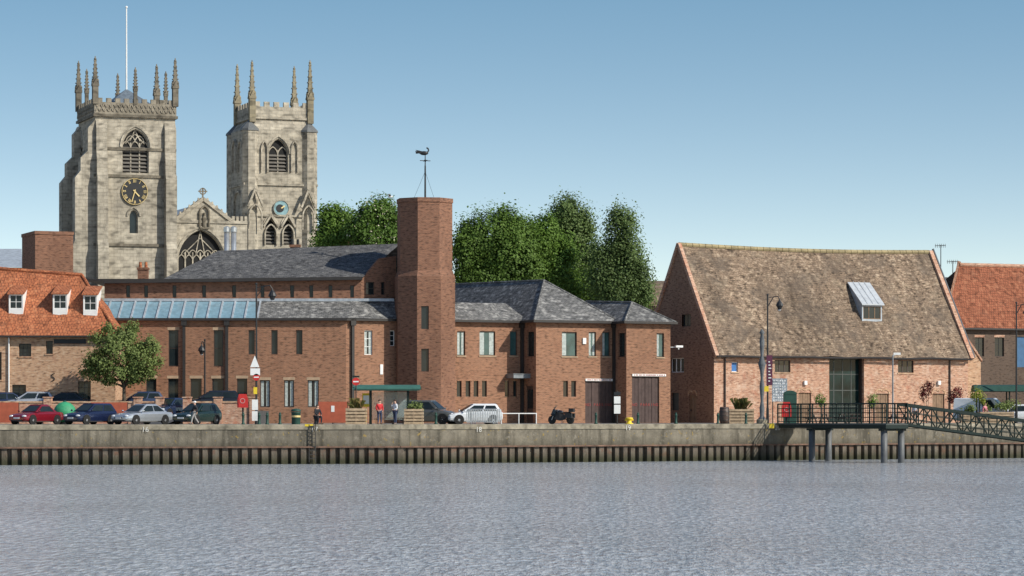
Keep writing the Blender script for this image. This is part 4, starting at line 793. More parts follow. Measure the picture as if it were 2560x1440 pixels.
navy=paint('navy',(.012,.02,.06)); silver=paint('silver',(.5,.53,.56),.6); dkgreen=paint('green',(.012,.03,.024)); redp=paint('red',(.22,.01,.02)); greyp=paint('grey',(.15,.145,.125),.5); whitep=paint('white',(.72,.74,.76),.1); blk=paint('black',(.014,.016,.02)); blu=paint('blue',(.02,.035,.08)); slv2=paint('light_silver',(.42,.44,.46),.5)
car('dark red coupe parked nose to river before orange hoarding',90,206.5,-122,redp,'coupe'); car('navy blue hatchback parked nose to river beside green buoy',225,206.5,-124,navy); car('silver saloon parked nose to river in front of brick wall',354,207.2,-126,silver,'sedan'); car('dark green hatchback parked beside walking person in cap',492,207,-118,dkgreen)
for lab,px,d,hd,pm,kd in(('silver hatchback at left behind car park wall',70,228,-165,slv2,'hatch'),('black saloon behind wall between silver hatchback and small tree',160,228,175,blk,'sedan'),('navy car behind wall near foot of small tree',345,228,-160,blu,'hatch'),('dark estate car behind wall right of the ramp',528,228,-170,blk,'estate'),('dark car at left edge behind car park wall',0,229,-160,blu,'sedan')): car(lab,px,d,hd,pm,kd,1.0,'cars behind the wall')
car('navy hatchback on ramp in the gap of the low wall',426,222.5,-118,blu,'hatch',.48,'cars behind the wall')
car('dark grey sport utility car parked behind bus shelter planter',1074,214,-20,greyp,'suv'); car('white hatchback parked behind the crowd barriers',1184,213.5,-166,whitep)
car('white van parked at right edge behind the green canopy',2462,240,-20,whitep,'van',0,None,'parked_van','van'); car('white car at far right beneath the green canopy',2540,242,175,whitep,'estate')
t=thing('motorbike','black touring motorbike parked before the brick garage block','motorbike',G(1403,218),R(158)); M=T(t)
for x in(.72,-.72):
    g=MB(M); g.lathe((x,0,.31),[(.2,-.06),(.3,-.06),(.32,0),(.3,.06),(.2,.06)],16,'y'); q=g.build('wheel',TYRE,t,True); g=MB(M); g.lathe((x,0,.31),[(.03,-.03),(.2,-.02),(.2,.02),(.03,.03)],12,'y'); g.build('rim',GUT,q)
g=MB(M); g.loft([[(-.35,-.12,.35),(-.35,.12,.35),(-.3,.1,.7),(-.3,-.1,.7)],[(.05,-.2,.25),(.05,.2,.25),(.1,.16,.8),(.1,-.16,.8)],[(.5,-.15,.35),(.5,.15,.35),(.45,.1,.85),(.45,-.1,.85)]]); g.tube([(-.7,.1,.31),(-.2,.1,.4)],.04); g.build('engine',GUT,t)
g=MB(M); g.ball((.15,0,.86),.34,.17,.17,10,6); g.build('fuel_tank',blk,t,True)
g=MB(M); g.ball((-.42,0,.82),.42,.15,.08,10,6); g.build('seat',TYRE,t,True)
g=MB(M); g.loft([[(.4,-.2,.55),(.4,.2,.55),(.35,.18,1.05),(.35,-.18,1.05)],[(.8,-.1,.65),(.8,.1,.65),(.6,.12,1.1),(.6,-.12,1.1)]]); g.build('fairing',blk,t)
g=MB(M); g.poly((.58,-.14,1.08),(.58,.14,1.08),(.38,.1,1.35),(.38,-.1,1.35)); g.build('windscreen',GLASS,t)
g=MB(M); g.tube([(.72,.08,.31),(.45,.08,.95)],.03); g.tube([(.72,-.08,.31),(.45,-.08,.95)],.03); g.tube([(.3,.38,1.05),(.42,.1,1.0),(.42,-.1,1.0),(.3,-.38,1.05)],.02); g.build('fork',STEEL,t)
for s in(-1,1): g=MB(M); g.box(-.95,-.45,s*.3-.12,s*.3+.12,.45,.8); g.build('pannier',BLK,t)
g=MB(M); g.box(-1.0,-.65,-.2,.2,.88,1.15); g.build('top_box',BLK,t); g=MB(M); g.tube([(-.1,.05,.3),(-.15,.3,.02)],.02); g.build('side_stand',STEEL,t)
# ---------------------------------------------------------------- street furniture
def lamp(label,px,d,ytop,z=0,arm=1,h2=38,xo=40):
    t=thing('street_lamp',label,'street lamp',G(px,d,z),0,None); M=T(t); H=W(0,ytop,d).z-z; k=d/F; a=xo*k*arm
    g=MB(M); g.cyl((0,0,0),(0,0,1.2),.12,.1,10); g.cyl((0,0,1.2),(0,0,H),.075,.055,10); g.ball((0,0,H),.09,n=8,m=5); g.build('column',BLK,t)
    g=MB(M); g.tube([(0,0,H-.9),(a*.5,0,H-.15),(a*.85,0,H-.1),(a,0,H-.35)],.035); g.tube([(0,0,H-.25),(a*.6,0,H-.12)],.025); g.build('arm',BLK,t)
    g=MB(M); g.lathe((a,0,H-1.15),[(.1,0),(.24,.3),(.3,.32),(.2,.55),(.08,.7),(.03,.82)],10); ln=g.build('lantern',BLK,t); g=MB(M); g.lathe((a,0,H-1.22),[(.03,0),(.1,.05),(.14,.1)],10); g.build('bulb_glass',LAMPG,ln); return t
def board(t,px,y0,y1,x0,x1,d,mat,name,dep=.04,par=None):
    g=MB(); a,b=W(x0,y1,d),W(x1,y0,d); g.box(a.x,b.x,d-dep,d,a.z,b.z); return g.build(name,mat,par or t)
t=lamp('black lamp post with traffic signs at end of pale brick wall',641,206,710)
d=205.85; g=MB(); p=W(637,889,d); g.prism([(p.x-.32,W(0,918,d).z),(p.x+.32,W(0,918,d).z),(p.x,p.z)],lambda a,z,s:(a,d-.03+s,z),0,.03); q=g.build('warning_sign',WHT,t)
board(t,637,921,938,626,650,d,WHT,'plate')
g=MB(); c=W(641,943,d); g.lathe((c.x,d-.03,c.z),[(.24,-.01),(.24,.01)],18,'y'); s=g.build('no_entry_sign',RED,t); g=MB(); g.box(c.x-.17,c.x+.17,d-.055,d-.042,c.z-.04,c.z+.04); g.build('white_bar',WHT,s)
board(t,641,968,985,634,643,d,YEL,'yellow_notice'); board(t,637,999,1025,630,645,d,WHT,'poster'); board(t,637,1028,1052,630,644,d,WHT,'poster')
t=lamp('black lamp post with purple banner before the barn',1919,224,737,xo=30)
t2=board(t,0,888,963,1916,1931,223.8,PURP,'banner'); g=MB()
for i in range(7): p=W(1921,905+i*8,223.74); g.box(p.x,p.x+.12+.05*(i%3),223.73,223.745,p.z-.03,p.z+.05)
g.build('white_lettering',WHT,t2); lamp('black lamp post at far right edge of the quay',2541,236,757,xo=25); lamp('slim black lamp post against left brick facade',512,233,850,1.0,-1,xo=8)
t=thing('camera_mast','slim grey mast with white security camera before the barn','camera mast',G(2232,232)); M=T(t); H=W(0,890,232).z; g=MB(M); g.cyl((0,0,0),(0,0,H),.07,.055,10); g.build('mast',plain('mast_grey',(.22,.23,.24),.5),t); g=MB(M); g.cyl((0,0,H),(.2,0,H+.12),.05); g.box(.05,.6,-.1,.1,H+.08,H+.26); g.build('camera',WHT,t)
bo=None
for i,px in enumerate((608,648,668,1090,1490,1595,1690,1795,1865,700)):
    p=G(px,qd(px)+1.2)
    if bo is None:
        bo=thing('bollard','dark green bollard standing along the quay edge','bollard',p,0,'green bollards along the quay'); M=T(bo); g=MB(M); g.lathe((0,0,0),[(.13,0),(.13,.08),(.09,.12),(.085,.6),(.11,.63),(.11,.68),(.05,.75)],10); g.build('post',GREENR,bo,True); g=MB(M); g.ball((0,0,.78),.075,n=8,m=5); g.build('knob',GREENR,bo,True)
    else: clone(bo,p)
t=thing('mooring_bollard','yellow mooring bollard on the quay above number nineteen','bollard',G(1573,qd(1573)+.8)); M=T(t); g=MB(M); g.lathe((0,0,0),[(.3,0),(.3,.06),(.17,.1),(.16,.32),(.28,.38),(.28,.46),(.1,.5)],12); g.build('post',YEL,t,True); g=MB(M); g.cyl((-.32,0,.3),(.32,0,.3),.05); g.build('cross_bar',YEL,t)
t=thing('buoy','large green spherical buoy standing between red and navy cars','buoy',G(162,208.5)); M=T(t); g=MB(M); g.ball((0,0,.84),.8,.8,.76,18,12); g.build('float',plain('buoy_green',(.04,.30,.14),.6,0,.2,3,.4),t,True); g=MB(M); g.lathe((0,0,1.56),[(.12,0),(.12,.08),(.05,.12)],10); g.build('top_cap',GREENR,t); g=MB(M); g.lathe((0,0,0),[(.45,0),(.45,.14),(.35,.16)],14); g.build('base_ring',BLK,t)
t=thing('litter_bin','dark green litter bin with gold band on the quay','bin',G(740,206.5)); M=T(t); g=MB(M); g.lathe((0,0,0),[(.28,0),(.3,.05),(.32,.8),(.34,.82),(.34,.88)],14); g.build('drum',GREENR,t,True); g=MB(M); g.lathe((0,0,.9),[(.34,0),(.36,.05),(.3,.16),(.05,.22)],14); g.build('lid',GREENR,t,True); g=MB(M); g.lathe((0,0,.5),[(.318,0),(.325,.01),(.326,.12),(.32,.13)],14); g.build('gold_band',GOLD,t)
def lifering(label,px,y0,y1,d):
    t=thing('lifebuoy_housing',label,'lifebuoy',G(px,d)); M=T(t); z0=W(0,y1,d).z; z1=W(0,y0,d).z; g=MB(M); g.box(-.06,.06,.02,.1,0,z0+.1); g.build('post',BLK,t)
    h=z1-z0; g=MB(M); P=[(-.38,0),(.38,0),(.38,h*.6),(.25,h),(-.25,h),(-.38,h*.6)]; g.prism([(a,z0+b) for a,b in P],lambda a,z,s:(a,s,z),-.16,0); hb=g.build('case',RED,t)
    g=MB(M); r=.16
    for i in range(14): a,b=2*PI*i/14,2*PI*(i+1)/14; fbar(g,lambda a_,z,s:(a_,s,z),(r*cos(a),z0+h*.5+r*sin(a)),(r*cos(b),z0+h*.5+r*sin(b)),.05,-.18,-.155)
    g.build('ring_emblem',plain('pale_red',(.6,.3,.28),.6),hb)
lifering('red lifebuoy housing on post at the end of pale brick wall',607,985,1019,207); lifering('red lifebuoy housing at the landward end of green pier',1966,1005,1043,223.6)
t=thing('road_sign','round no entry sign on post left of bus shelter','sign',G(890,208)); M=T(t); g=MB(M); z=W(0,954,208).z; g.cyl((0,0,0),(0,0,z+.4),.04); g.build('post',GUT,t); g=MB(M); g.lathe((0,-.06,z),[(.27,-.012),(.27,.012)],18,'y'); s=g.build('disc',RED,t); g=MB(M); g.box(-.19,.19,-.085,-.074,z-.045,z+.045); g.build('white_bar',WHT,s); g=MB(M); g.box(-.25,.25,-.07,-.04,z+.3,z+.42); g.build('plate',GREEN,t)
t=thing('bus_shelter','bus shelter with curved green roof and dark posts','bus shelter',G(967,209)); M=T(t); x0,x1=-2.3,2.35; zt=W(0,962,209).z; g=MB(M); n=8
P=[(-1.0+2.0*i/n,zt-.42+.42*sin(PI*(.12+.76*i/n))-.0) for i in range(n+1)]; Q=[(a,z-.07) for a,z in P[::-1]]; g.prism(P+Q,lambda a,z,s:(s+(.25*(zt-z) if s>0 else -.25*(zt-z)),a,z),x0,x1); g.build('roof',plain('bus_shelter_green',(.05,.14,.11),.5,spec=.3),t)
g=MB(M); g.box(x0,x1,-.98,-.9,zt-.42,zt-.3); g.build('roof_beam',GREENR,t)
for x in(-1.15,1.5):
    for y in(-.6,.7): g=MB(M); g.box(x-.06,x+.06,y-.06,y+.06,0,zt-.15); g.build('post',GREEN,t)
g=MB(M); g.box(-1.1,1.45,.68,.7,.3,zt-.5); m,n,l,b=nt('clear_panel'); b.inputs['Base Color'].default_value=(.5,.6,.58,1); b.inputs['Roughness'].default_value=.1; b.inputs['Alpha'].default_value=.25; g.build('glass_panel',m,t)
g=MB(M); g.box(-.9,1.3,.25,.6,.42,.47); g.box(-.8,-.74,.3,.55,0,.42); g.box(1.1,1.16,.3,.55,0,.42); g.build('bench',DOORW,t)
g=MB(M); g.box(-1.75,-1.2,.3,.36,1.25,2.2); g.box(-1.5,-1.44,.32,.36,0,1.25); nb=g.build('timetable_board',YEL,t); g=MB(M); g.box(-1.68,-1.27,.285,.299,1.45,2.05); g.build('timetable',WHT,nb)
BLADE=leafmat('spiky_leaves',(.10,.13,.03),(.25,.17,.06))
def planter(label,px,d,wpx,hpx,plant,py=0):
    k=d/F; t=thing('pallet_planter',label,'planter',G(px,d)); M=T(t); w=wpx*k/2; h=hpx*k; dp=min(w,.6); g=MB(M)
    for i in range(5):
        z=h*i/5+.02
        g.box(-w,w,-dp,-dp+.03,z,z+h/5*.72); g.box(-w,w,dp-.03,dp,z,z+h/5*.72); g.box(-w,-w+.03,-dp+.03,dp-.03,z,z+h/5*.72); g.box(w-.03,w,-dp+.03,dp-.03,z,z+h/5*.72)
    g.build('slats',WOOD,t); g=MB(M)
    for x in(-w+.08,0,w-.08): g.box(x-.05,x+.05,-dp+.031,-dp+.1,0,h-.02)
    g.build('bearers',DOORW,t); g=MB(M); g.box(-w+.1,w-.1,-dp+.1,dp-.1,.1,h-.08); g.build('soil',plain('soil',(.05,.035,.02),1),t)
    if plant:
        s=thing('spiky_plant' if plant==1 else 'planted_shrub',plant_lab[label],'plant',G(px,d,h-.08)); MM=T(s); g=MB(MM)
        if plant==1:
            for i in range(90):
                a=random.uniform(0,6.3); r=random.uniform(.2,.6)*max(.7,w); hh=random.uniform(.4,1.0)*py; o=random.uniform(-.5,.5)*w; g.add([(o-.03*sin(a),.03*cos(a),0),(o+.03*sin(a),-.03*cos(a),0),(o+r*.6*cos(a),r*.6*sin(a)*.6,hh*.8),(o+r*cos(a),r*sin(a)*.6,hh*.75)],[(0,1,2),(0,2,3)])
            g.build('blades',BLADE,s,uv=False)
        else:
            LB=[(MM@V((random.uniform(-.6,.6)*w,0,random.uniform(.3,.8)*py)),V((.35,.3,.3))) for _ in range(5)]; g.M=Mx(); leaves(g,LB,60,8,.13,.1); g.build('foliage',GR5,s,uv=False)
plant_lab={}
for lab,pl,a in(('pallet wood planter left of the bus shelter','spiky plant growing in planter left of bus shelter',(891,207,52,42,1,1.0)),('pallet wood planter right of the bus shelter','leafy plant growing in planter right of bus shelter',(1035,208.2,48,40,2,.4)),('pallet wood planter beside the barrel at barn corner','tall spiky yucca like plant in planter at barn corner',(1853,225,62,38,1,1.2)),('pallet wood planter at right edge before the white van','leafy plant in planter before the white van',(2490,235,85,30,2,.8)),('small pallet planter near the barn right corner','leafy plant in small planter near barn right corner',(2420,233.5,40,28,2,.6))):
    plant_lab[lab]=pl; planter(lab,*a)
t=thing('barrel','dark wooden barrel standing at the corner of the barn','barrel',G(1811,228)); M=T(t); g=MB(M); g.lathe((0,0,0),[(.32,0),(.4,.35),(.42,.65),(.4,.95),(.33,1.3)],14); g.build('staves',BRWN,t,True)
for z,r in((.25,.39),(.6,.425),(.9,.415),(1.15,.37)): g=MB(M); g.lathe((0,0,z),[(r,0),(r+.01,.02),(r,.05)],14); g.build('hoop',GUT,t)
bar=None
for i in range(3):
    p=G(1205+i*5,210.4+.35*i); lab=('nearest','middle','farthest')[i]+' of three grey crowd barriers before the white hatchback'
    if bar is None:
        bar=thing('crowd_barrier',lab,'barrier',p,R(12),'crowd barriers'); M=T(bar); g=MB(M); g.tube([(-1.1,0,.15),(-1.1,0,1.0),(-1.0,0,1.08),(1.0,0,1.08),(1.1,0,1.0),(1.1,0,.15),(-1.1,0,.15)],.03); g.build('frame',STEEL,bar); g=MB(M)
        for j in range(17): x=-1.0+j*.125; g.cyl((x,0,.15),(x,0,1.07),.02,n=5)
        g.build('bars',STEEL,bar)
        for x in(-.8,.8): g=MB(M); g.tube([(x,-.3,.02),(x,0,.15),(x,.3,.02)],.02); g.build('foot',STEEL,bar)
    else: clone(bar,p,label=lab)
t=thing('railing','white tubular handrail before brick entrance doorway','railing',G(1297,222),R(14)); M=T(t); g=MB(M); g.cyl((-1.4,0,.78),(1.4,0,.78),.04); g.build('rail',WHT,t)
for x in(-1.35,0,1.35): g=MB(M); g.cyl((x,0,0),(x,0,.78),.04); g.build('post',WHT,t)
t=thing('information_sign','tall white information sign on dark post before garage doors','sign',G(1543,217)); M=T(t); H=W(0,977,217).z; g=MB(M); g.cyl((0,0,0),(0,0,H),.05); g.build('post',BLK,t)
for y0,y1,mm in((980,988,BLK),(991,1009,WHT),(1012,1034,WHT)):
    a,b=W(1535,y1,217),W(1551,y0,217); g=MB(); g.box(a.x,b.x,216.88,216.92,a.z,b.z); g.build('panel',mm,t)
t=thing('sculpted_post','tall weathered grey carved timber post beside lamp post','post',G(1905,222.4)); M=T(t); H=W(0,822,222).z; g=MB(M)
pr=[(.34,0),(.3,.4),(.2,.5)]
for i in range(12): f=i/11; pr.append((.15+.05*sin(i*2.1)+(.1 if i==7 else 0),.6+(H-1.0)*f))
pr+=[(.2,H-.3),(.1,H-.1),(.03,H)]; g.lathe((0,0,0),pr,10); g.build('shaft',plain('weathered_timber',(.12,.13,.14),.85,0,.3,3,.5),t,True); g=MB(M); g.lathe((0,0,0),[(.42,0),(.42,.3),(.36,.36)],12); g.build('base',COP,t); g=MB(M); z=W(0,972,222).z; g.box(.15,.5,-.03,.03,z-.2,z+.2); g.build('yellow_notice',YEL,t)
t=thing('notice_screen','grey blue patterned notice screen on legs before the barn','notice board',G(1949,232)); M=T(t); k=232/F; g=MB(M); g.box(-19*k,19*k,0,.05,W(0,1004,232).z,W(0,946,232).z); s=g.build('panel',plain('notice_blue',(.3,.34,.38),.6,0,.7,5),t); g=MB(M)
for i in range(8):
    for j in range(6): x=-17*k+j*5.6*k+random.uniform(0,.05); z=W(0,950+i*7,232).z; g.box(x,x+random.uniform(1.5,4)*k,-.015,-.003,z-random.uniform(.05,.14),z)
g.build('leaflets',WHT,s)
for x in(-17*k,17*k): g=MB(M); g.box(x-.04,x+.04,.051,.1,0,W(0,946,232).z); g.build('leg',GUT,t)
t=thing('green_kiosk','dark green cabinet with rounded top behind the pier railing','cabinet',G(1975,226)); M=T(t); k=226/F; z1=W(0,976,226).z; g=MB(M); g.box(-16*k,16*k,-.3,.3,0,z1-.3); g.build('cabinet_body',GREENR,t); g=MB(M); P=[(16.5*k*cos(PI*i/8),z1-.3+.3*sin(PI*i/8)) for i in range(9)]; g.prism(P,lambda a,z,s:(a,s,z),-.33,.33); g.build('cap',GREENR,t)
t=thing('canopy_shelter','long green canopy roof on posts at right edge','bus shelter',G(2500,238)); k=238/F; g=MB(); a,b=W(2432,978,238),W(2640,962,238); g.prism([(-1,a.z),(-.6,b.z-.1),(0,b.z),(.6,b.z-.1),(1,a.z),(.9,a.z-.05),(-.9,a.z-.05)],lambda y,z,s:(s,238+y,z),a.x,b.x); g.build('roof',GREENR,t)
for px in(2445,2520,2600):
    for y in(-.7,.7): X=G(px,238).x; g=MB(); g.box(X-.05,X+.05,238+y-.05,238+y+.05,0,a.z); g.build('post',GREEN,t)
pt=None
for i,(px,d,lab) in enumerate(((2045,236,'dark picnic table nearest the green cabinet'),(2120,236,'dark picnic table in front of the glazed doorway'),(2250,240,'dark picnic table left of the red shrub'))):
    if pt is None:
        pt=thing('picnic_table',lab,'table',G(px,d),R(27),'picnic tables before the barn'); M=T(pt); g=MB(M)
        for j in range(4): g.box(-.9,.9,-.38+j*.195,-.38+j*.195+.18,.72,.76)
        g.build('tabletop',BRWN,pt)
        for y in(-.75,.75): g=MB(M); g.box(-.9,.9,y-.14,y+.14,.42,.46); g.build('bench',BRWN,pt)
        for x in(-.6,.6): g=MB(M); fbar(g,lambda a,z,s:(x+s,a,z),(-.75,0),(-.25,.72),.09,-.03,.03); fbar(g,lambda a,z,s:(x+s,a,z),(.75,0),(.25,.72),.09,-.034,.026); g.box(x-.05,x-.02,-.85,.85,.36,.42); g.build('leg_frame',BRWN,pt)
    else: clone(pt,G(px,d),label=lab)
# ---------------------------------------------------------------- pier
PF=Fr(1950,221.5,27); M=PF.M; pr_=thing('pier','dark green steel landing stage on grey piles reaching over the water','pier',PF.o,PF.th)
L=14.; Wp=1.9; g=MB(M); g.box(0,Wp,-L,.6,-.04,.06); g.build('deck',plain('deck_grey',(.06,.07,.065),.8),pr_)
for x in(0,Wp-.12): g=MB(M); g.box(x,x+.12,-L,.2,-.30,-.045); g.build('girder',GREEN,pr_)
g=MB(M); g.box(.121,Wp-.121,-L,-L+.12,-.30,-.045); g.build('girder',GREEN,pr_)
def rail(M,p0,p1,h,n,par,bars=4):
    p0=V(p0);p1=V(p1); g=MB(M)
    for i in range(bars+1): z=h-(h-.12)*i/bars; g.cyl(p0+V((0,0,z)),p1+V((0,0,z)),.05 if i==0 else .03,n=6)
    g.build('handrail',GREEN,par)
    for i in range(n+1): g=MB(M); q=p0.lerp(p1,i/n); g.box(q.x-.045,q.x+.045,q.y-.045,q.y+.045,q.z,q.z+h); g.build('rail_post',GREEN,par)
    g=MB(M); k=n*6
    for i in range(k+1): q=p0.lerp(p1,i/k); g.cyl(q+V((0,0,.12)),q+V((0,0,h-.1)),.016,n=4)
    g.build('balusters',GREEN,par)
rail(M,(.06,-L,.06),(.06,.4,.06),1.42,9,pr_); rail(M,(Wp-.06,-L,.06),(Wp-.06,.4,.06),1.42,9,pr_)
for x,v in((.25,-4),(Wp-.2,-4),(.25,-L+.6),(Wp-.2,-L+.6)): g=MB(M); g.cyl((x,v,WZ-1.5),(x,v,-.34),.24,.24,16); g.build('pile',PILE,pr_,True)
for v in(-4,-L+.6): g=MB(M); g.box(-.1,Wp+.1,v-.2,v+.2,-.46,-.305); g.build('crosshead',GREEN,pr_)
P0=PF.M@V((Wp+.02,-L+.9,0)); ang=R(14); Mg=Mx.Translation(P0)@Mx.Rotation(ang,4,'Z'); gw=thing('gangway','sloping green lattice truss gangway running down to the right','gangway',P0,ang); LG=15.; sl=-.125; Hh=1.42
for y in(-.75,.75):
    tp=lambda x:(x,y,Hh+sl*x); bt_=lambda x:(x,y,.0+sl*x); n=15
    for f in(tp,bt_): g=MB(Mg); g.add([V(f(0))+V((0,-.06,-.09)),V(f(0))+V((0,.06,-.09)),V(f(0))+V((0,.06,.09)),V(f(0))+V((0,-.06,.09)),V(f(LG))+V((0,-.06,-.09)),V(f(LG))+V((0,.06,-.09)),V(f(LG))+V((0,.06,.09)),V(f(LG))+V((0,-.06,.09))],[(0,1,5,4),(1,2,6,5),(2,3,7,6),(3,0,4,7),(0,3,2,1),(4,5,6,7)]); g.build('chord',GREEN,gw)
    g=MB(Mg)
    for i in range(n):
        x0,x1=LG*i/n,LG*(i+1)/n; g.cyl(bt_(x0),tp(x0),.05,n=5); g.cyl(bt_(x0) if i%2 else tp(x0),tp(x1) if i%2 else bt_(x1),.05,n=5)
    for z in(.45,.9): g.cyl((0,y,z),(LG,y,z+sl*LG),.03,n=5)
    g.build('lattice',GREEN,gw)
g=MB(Mg); g.add([(0,-.7,-.02),(0,.7,-.02),(LG,.7,-.02+sl*LG),(LG,-.7,-.02+sl*LG)],[(0,1,2,3)]); g.build('walkway',plain('walkway_grey',(.08,.09,.085),.8),gw)
t=thing('pontoon','floating grey pontoon at the foot of the gangway','pontoon',Mg@V((LG+1,0,WZ)),ang); g=MB(T(t)); g.box(-2,8,-2,2,-.4,.7); g.build('float',PILE,t); g=MB(T(t)); g.box(-2.05,8.05,-2.05,2.05,.705,.82); g.build('deck',WOOD,t)
# ---------------------------------------------------------------- people
def skin(name,J,E,mat,par,root):
    names=list(J); me=bpy.data.meshes.new(name); me.from_pydata([J[k][:3] for k in names],[(names.index(a),names.index(b)) for a,b in E],[]); o=bpy.data.objects.new(name,me); col.objects.link(o); o.parent=par
    m=o.modifiers.new('Skin','SKIN'); m.use_smooth_shade=True; s=o.modifiers.new('Subdivision','SUBSURF'); s.levels=s.render_levels=1
    D=me.skin_vertices[0].data
    for i,k in enumerate(names): D[i].radius=(J[k][3],J[k][3]); D[i].use_root=(k==root)
    me.materials.append(mat); return o
def person(label,loc,rz,pose,top,legs,hair,h=1.75,cap=None):
    t=thing('person',label,'person',loc,rz); s=h/1.75
    J=dict(pel=(0,0,.95,.135),sp=(0,0,1.14,.125),ch=(0,-.01,1.34,.145),nk=(0,0,1.49,.055),hb=(0,-.015,1.58,.08),hd=(0,-.02,1.67,.095),ht=(0,-.01,1.73,.06),no=(0,-.125,1.62,.014))
    for n,x in(('l',1),('r',-1)):
        J.update({n+'sh':(.18*x,0,1.42,.07),n+'el':(.24*x,.03,1.15,.047),n+'wr':(.25*x,-.05,.92,.032),n+'ha':(.25*x,-.07,.85,.034),n+'hip':(.1*x,0,.9,.095),n+'kn':(.11*x,-.02,.5,.062),n+'an':(.11*x,.02,.09,.042),n+'to':(.13*x,-.14,.04,.035)})
    if pose=='drink': J.update(rel=(-.27,-.1,1.2,.047),rwr=(-.12,-.22,1.42,.032),rha=(-.07,-.2,1.5,.034),lwr=(.16,-.2,1.05,.032),lha=(.1,-.24,1.06,.034))
    if pose=='pocket': J.update(lwr=(.2,-.1,.97,.032),lha=(.16,-.12,.92,.034),rel=(-.26,.02,1.16,.047),rwr=(-.18,-.14,1.0,.032),rha=(-.14,-.17,.96,.034))
    if pose=='walk': J.update(lkn=(.1,-.22,.52,.062),lan=(.1,-.3,.1,.042),lto=(.11,-.46,.06,.035),rkn=(-.1,.05,.5,.062),ran=(-.1,.32,.13,.042),rto=(-.11,.2,.04,.035),lel=(.24,.14,1.17,.047),lwr=(.24,.12,.93,.032),lha=(.24,.1,.86,.034),rel=(-.24,-.08,1.16,.047),rwr=(-.23,-.24,.98,.032),rha=(-.22,-.28,.92,.034))
    if pose=='sit':
        dz=.38
        for k in J:
            if k[1:] not in('kn','an','to'): x,y,z,r=J[k]; J[k]=(x,y-(.12 if z>1.3 else 0),z-dz,r)
        for n,x in(('l',1),('r',-1)): J.update({n+'kn':(.14*x,-.42,.54,.062),n+'an':(.14*x,-.38,.09,.042),n+'to':(.15*x,-.54,.04,.035),n+'el':(.25*x,-.2,.78,.047),n+'wr':(.14*x,-.38,.66,.032),n+'ha':(.1*x,-.43,.64,.034)})
    E=[('pel','sp'),('sp','ch'),('ch','nk'),('nk','hb'),('hb','hd'),('hd','ht'),('hb','no')]
    for n in 'lr': E+=[('ch',n+'sh'),(n+'sh',n+'el'),(n+'el',n+'wr'),(n+'wr',n+'ha'),('pel',n+'hip'),(n+'hip',n+'kn'),(n+'kn',n+'an'),(n+'an',n+'to')]
    for n in 'lr':
        hd=V(J[n+'ha'][:3]); d=(hd-V(J[n+'wr'][:3])).normalized(); sd=d.cross(V((1,0,0))).normalized()
        for i,(o,q) in enumerate(((-.03,.075),(-.01,.09),(.01,.085),(.03,.065),(.055,.035))):
            p=hd+d*q+sd*o; J[f'{n}f{i}']=(p.x,p.y,p.z,.009); E.append((n+'ha',f'{n}f{i}'))
    J={k:(x*s,y*s,z*s,r*s) for k,(x,y,z,r) in J.items()}
    b=skin('body',J,E,SKIN,t,'pel')
    def sub(ks,add,ee): return {k:(*J[k][:3],J[k][3]+add) for k in ks},[e for e in E if e[0] in ks and e[1] in ks]
    ks=['pel','sp','ch']+[n+q for n in 'lr' for q in('sh','el','wr')]; Jc,Ec=sub(ks,.018,0); skin('jacket',Jc,Ec,top,t,'pel')
    ks=['pel']+[n+q for n in 'lr' for q in('hip','kn','an')]; Jc,Ec=sub(ks,.014,0); skin('trousers',Jc,Ec,legs,t,'pel')
    for n in 'lr':
        a=V(J[n+'an'][:3]); c=V(J[n+'to'][:3]); g=MB(T(t)); M_=T(t); g.cyl((a.x,a.y+.05,max(.045,a.z-.03)),(c.x,c.y-.03,max(.04,c.z)),.05,.04,8); g.build('shoe',BLK,t)
    hd=V(J['hd'][:3]); g=MB(T(t)); g.ball((hd.x,hd.y+.022,hd.z+.035),.108*s,.112*s,.085*s,10,6)
    if cap: g.box(hd.x-.07,hd.x+.07,hd.y-.2,hd.y-.05,hd.z+.02,hd.z+.04)
    g.build('cap' if cap else 'hair',cap or hair,t,True); return t
HB=plain('brown_hair',(.05,.03,.02),.8); HG=plain('grey_hair',(.35,.33,.31),.8); DEN=plain('denim',(.035,.05,.10),.9); REDJ=plain('red_jacket',(.5,.025,.03),.8); WSH=plain('pale_shirt',(.55,.58,.62),.8); DKC=plain('dark_cloth',(.02,.022,.028),.9); KHK=plain('pale_trousers',(.32,.31,.3),.9); PNK=plain('pink_cloth',(.6,.2,.25),.8)
person('man in red jacket and jeans standing under bus shelter edge',G(949,207),R(20),'pocket',REDJ,DEN,HB,1.72); person('man in pale shirt raising a drink right of red jacket man',G(988,207),R(-60),'drink',WSH,DEN,HB,1.72)
person('person in white cap and dark jacket walking past green car',G(487,204),R(-70),'walk',DKC,KHK,HG,1.6,WHT); person('person in dark clothes sitting on low bollard by hoarding',G(791,206.5),R(40),'sit',DKC,DKC,HB,1.75)
t=thing('mooring_bollard','squat black mooring bollard beneath the sitting person','bollard',G(791,206.5)); M=T(t); g=MB(M); g.lathe((0,.04,0),[(.24,0),(.24,.05),(.16,.08),(.16,.36),(.22,.39),(.2,.43)],12); g.build('post',BLK,t,True)
person('person in pink top standing behind planter at right',G(2463,237),R(30),'stand',PNK,DKC,HB,1.65); person('person in pale top standing near right picnic table',G(2288,236),R(-30),'stand',WSH,DKC,HB,1.7)
t=thing('gull','white gull gliding above the blossoming chestnut tree','bird',W(975,492,268)); M=T(t); g=MB(M); g.ball((0,0,0),.22,.09,.09,8,6); g.ball((.2,0,.03),.08,.06,.06,8,5); g.build('body',WHT,t,True)
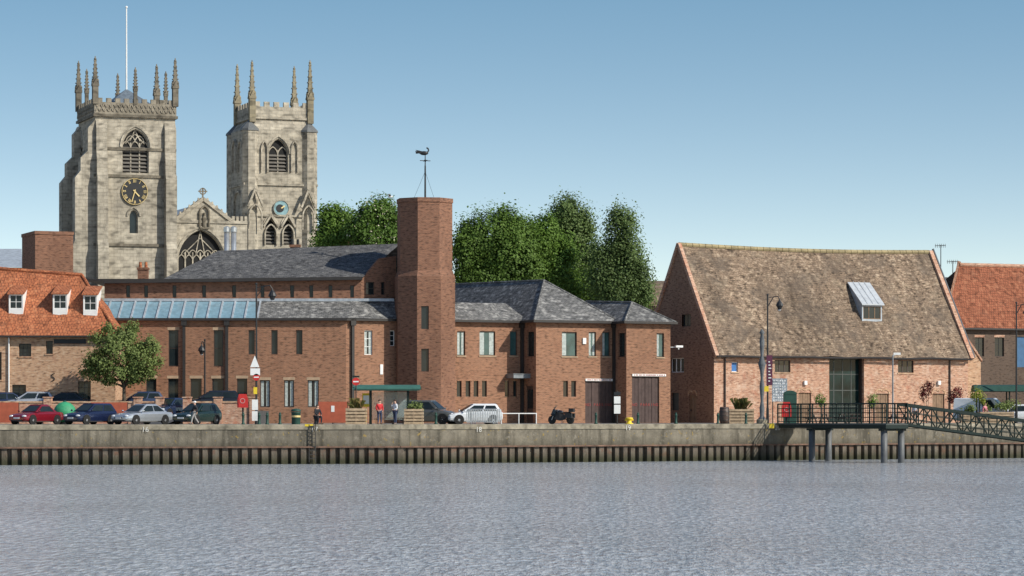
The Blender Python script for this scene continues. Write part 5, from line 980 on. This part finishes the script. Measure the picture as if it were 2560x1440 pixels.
for s in(-1,1): g=MB(M); g.add([(.1,s*.05,.03),(-.1,s*.05,.03),(-.12,s*.4,.2),(.06,s*.4,.2),(-.2,s*.75,.1)],[(0,1,2,3),(3,2,4)]); g.build('wing',COP,t)
# ---------------------------------------------------------------- light, sky, camera
phi,el=R(60),R(36)
dv=V((sin(phi)*cos(el),-cos(phi)*cos(el),sin(el)))
sl_=bpy.data.lights.new('sun','SUN'); sl_.energy=4.8; sl_.angle=R(.5); sl_.color=(1,.94,.83); so=bpy.data.objects.new('sun',sl_); col.objects.link(so); so.rotation_euler=dv.to_track_quat('Z','Y').to_euler()
wd=bpy.data.worlds.new('World'); sc.world=wd; wd.use_nodes=True; n=wd.node_tree.nodes; l=wd.node_tree.links; bg=n['Background']
sk=n.new('ShaderNodeTexSky'); sk.sky_type='NISHITA'; sk.sun_disc=False; sk.sun_elevation=el; sk.sun_rotation=PI-phi; sk.air_density=1.; sk.dust_density=.6; sk.ozone_density=1.5
tcd=n.new('ShaderNodeTexCoord'); mp=n.new('ShaderNodeMapping'); mp.inputs['Scale'].default_value=(1,1,3.2); l.new(tcd.outputs['Generated'],mp.inputs[0]); nm=n.new('ShaderNodeVectorMath'); nm.operation='NORMALIZE'; l.new(mp.outputs[0],nm.inputs[0]); l.new(nm.outputs[0],sk.inputs[0])
sx=n.new('ShaderNodeSeparateXYZ'); l.new(tcd.outputs['Generated'],sx.inputs[0])
tint=mix(n,l,(1.85,1.46,1.09),(1.16,1.31,1.13),rng(n,l,sx.outputs[2],.02,.14)); tint=mix(n,l,tint,(.9,.96,1.0),rng(n,l,sx.outputs[2],.15,.5))
l.new(mix(n,l,sk.outputs[0],tint,1.,'MULTIPLY'),bg.inputs[0]); bg.inputs[1].default_value=.15
cd=bpy.data.cameras.new('camera'); cd.sensor_width=36; cd.lens=36*F/2560; cd.shift_y=(HY-720)/2560; cd.clip_start=1; cd.clip_end=6000; co=bpy.data.objects.new('camera',cd); col.objects.link(co); co.location=(0,0,ZC); co.rotation_euler=(PI/2,0,0); sc.camera=co
sc.view_settings.view_transform='Standard'; sc.view_settings.look='None'; sc.view_settings.exposure=0
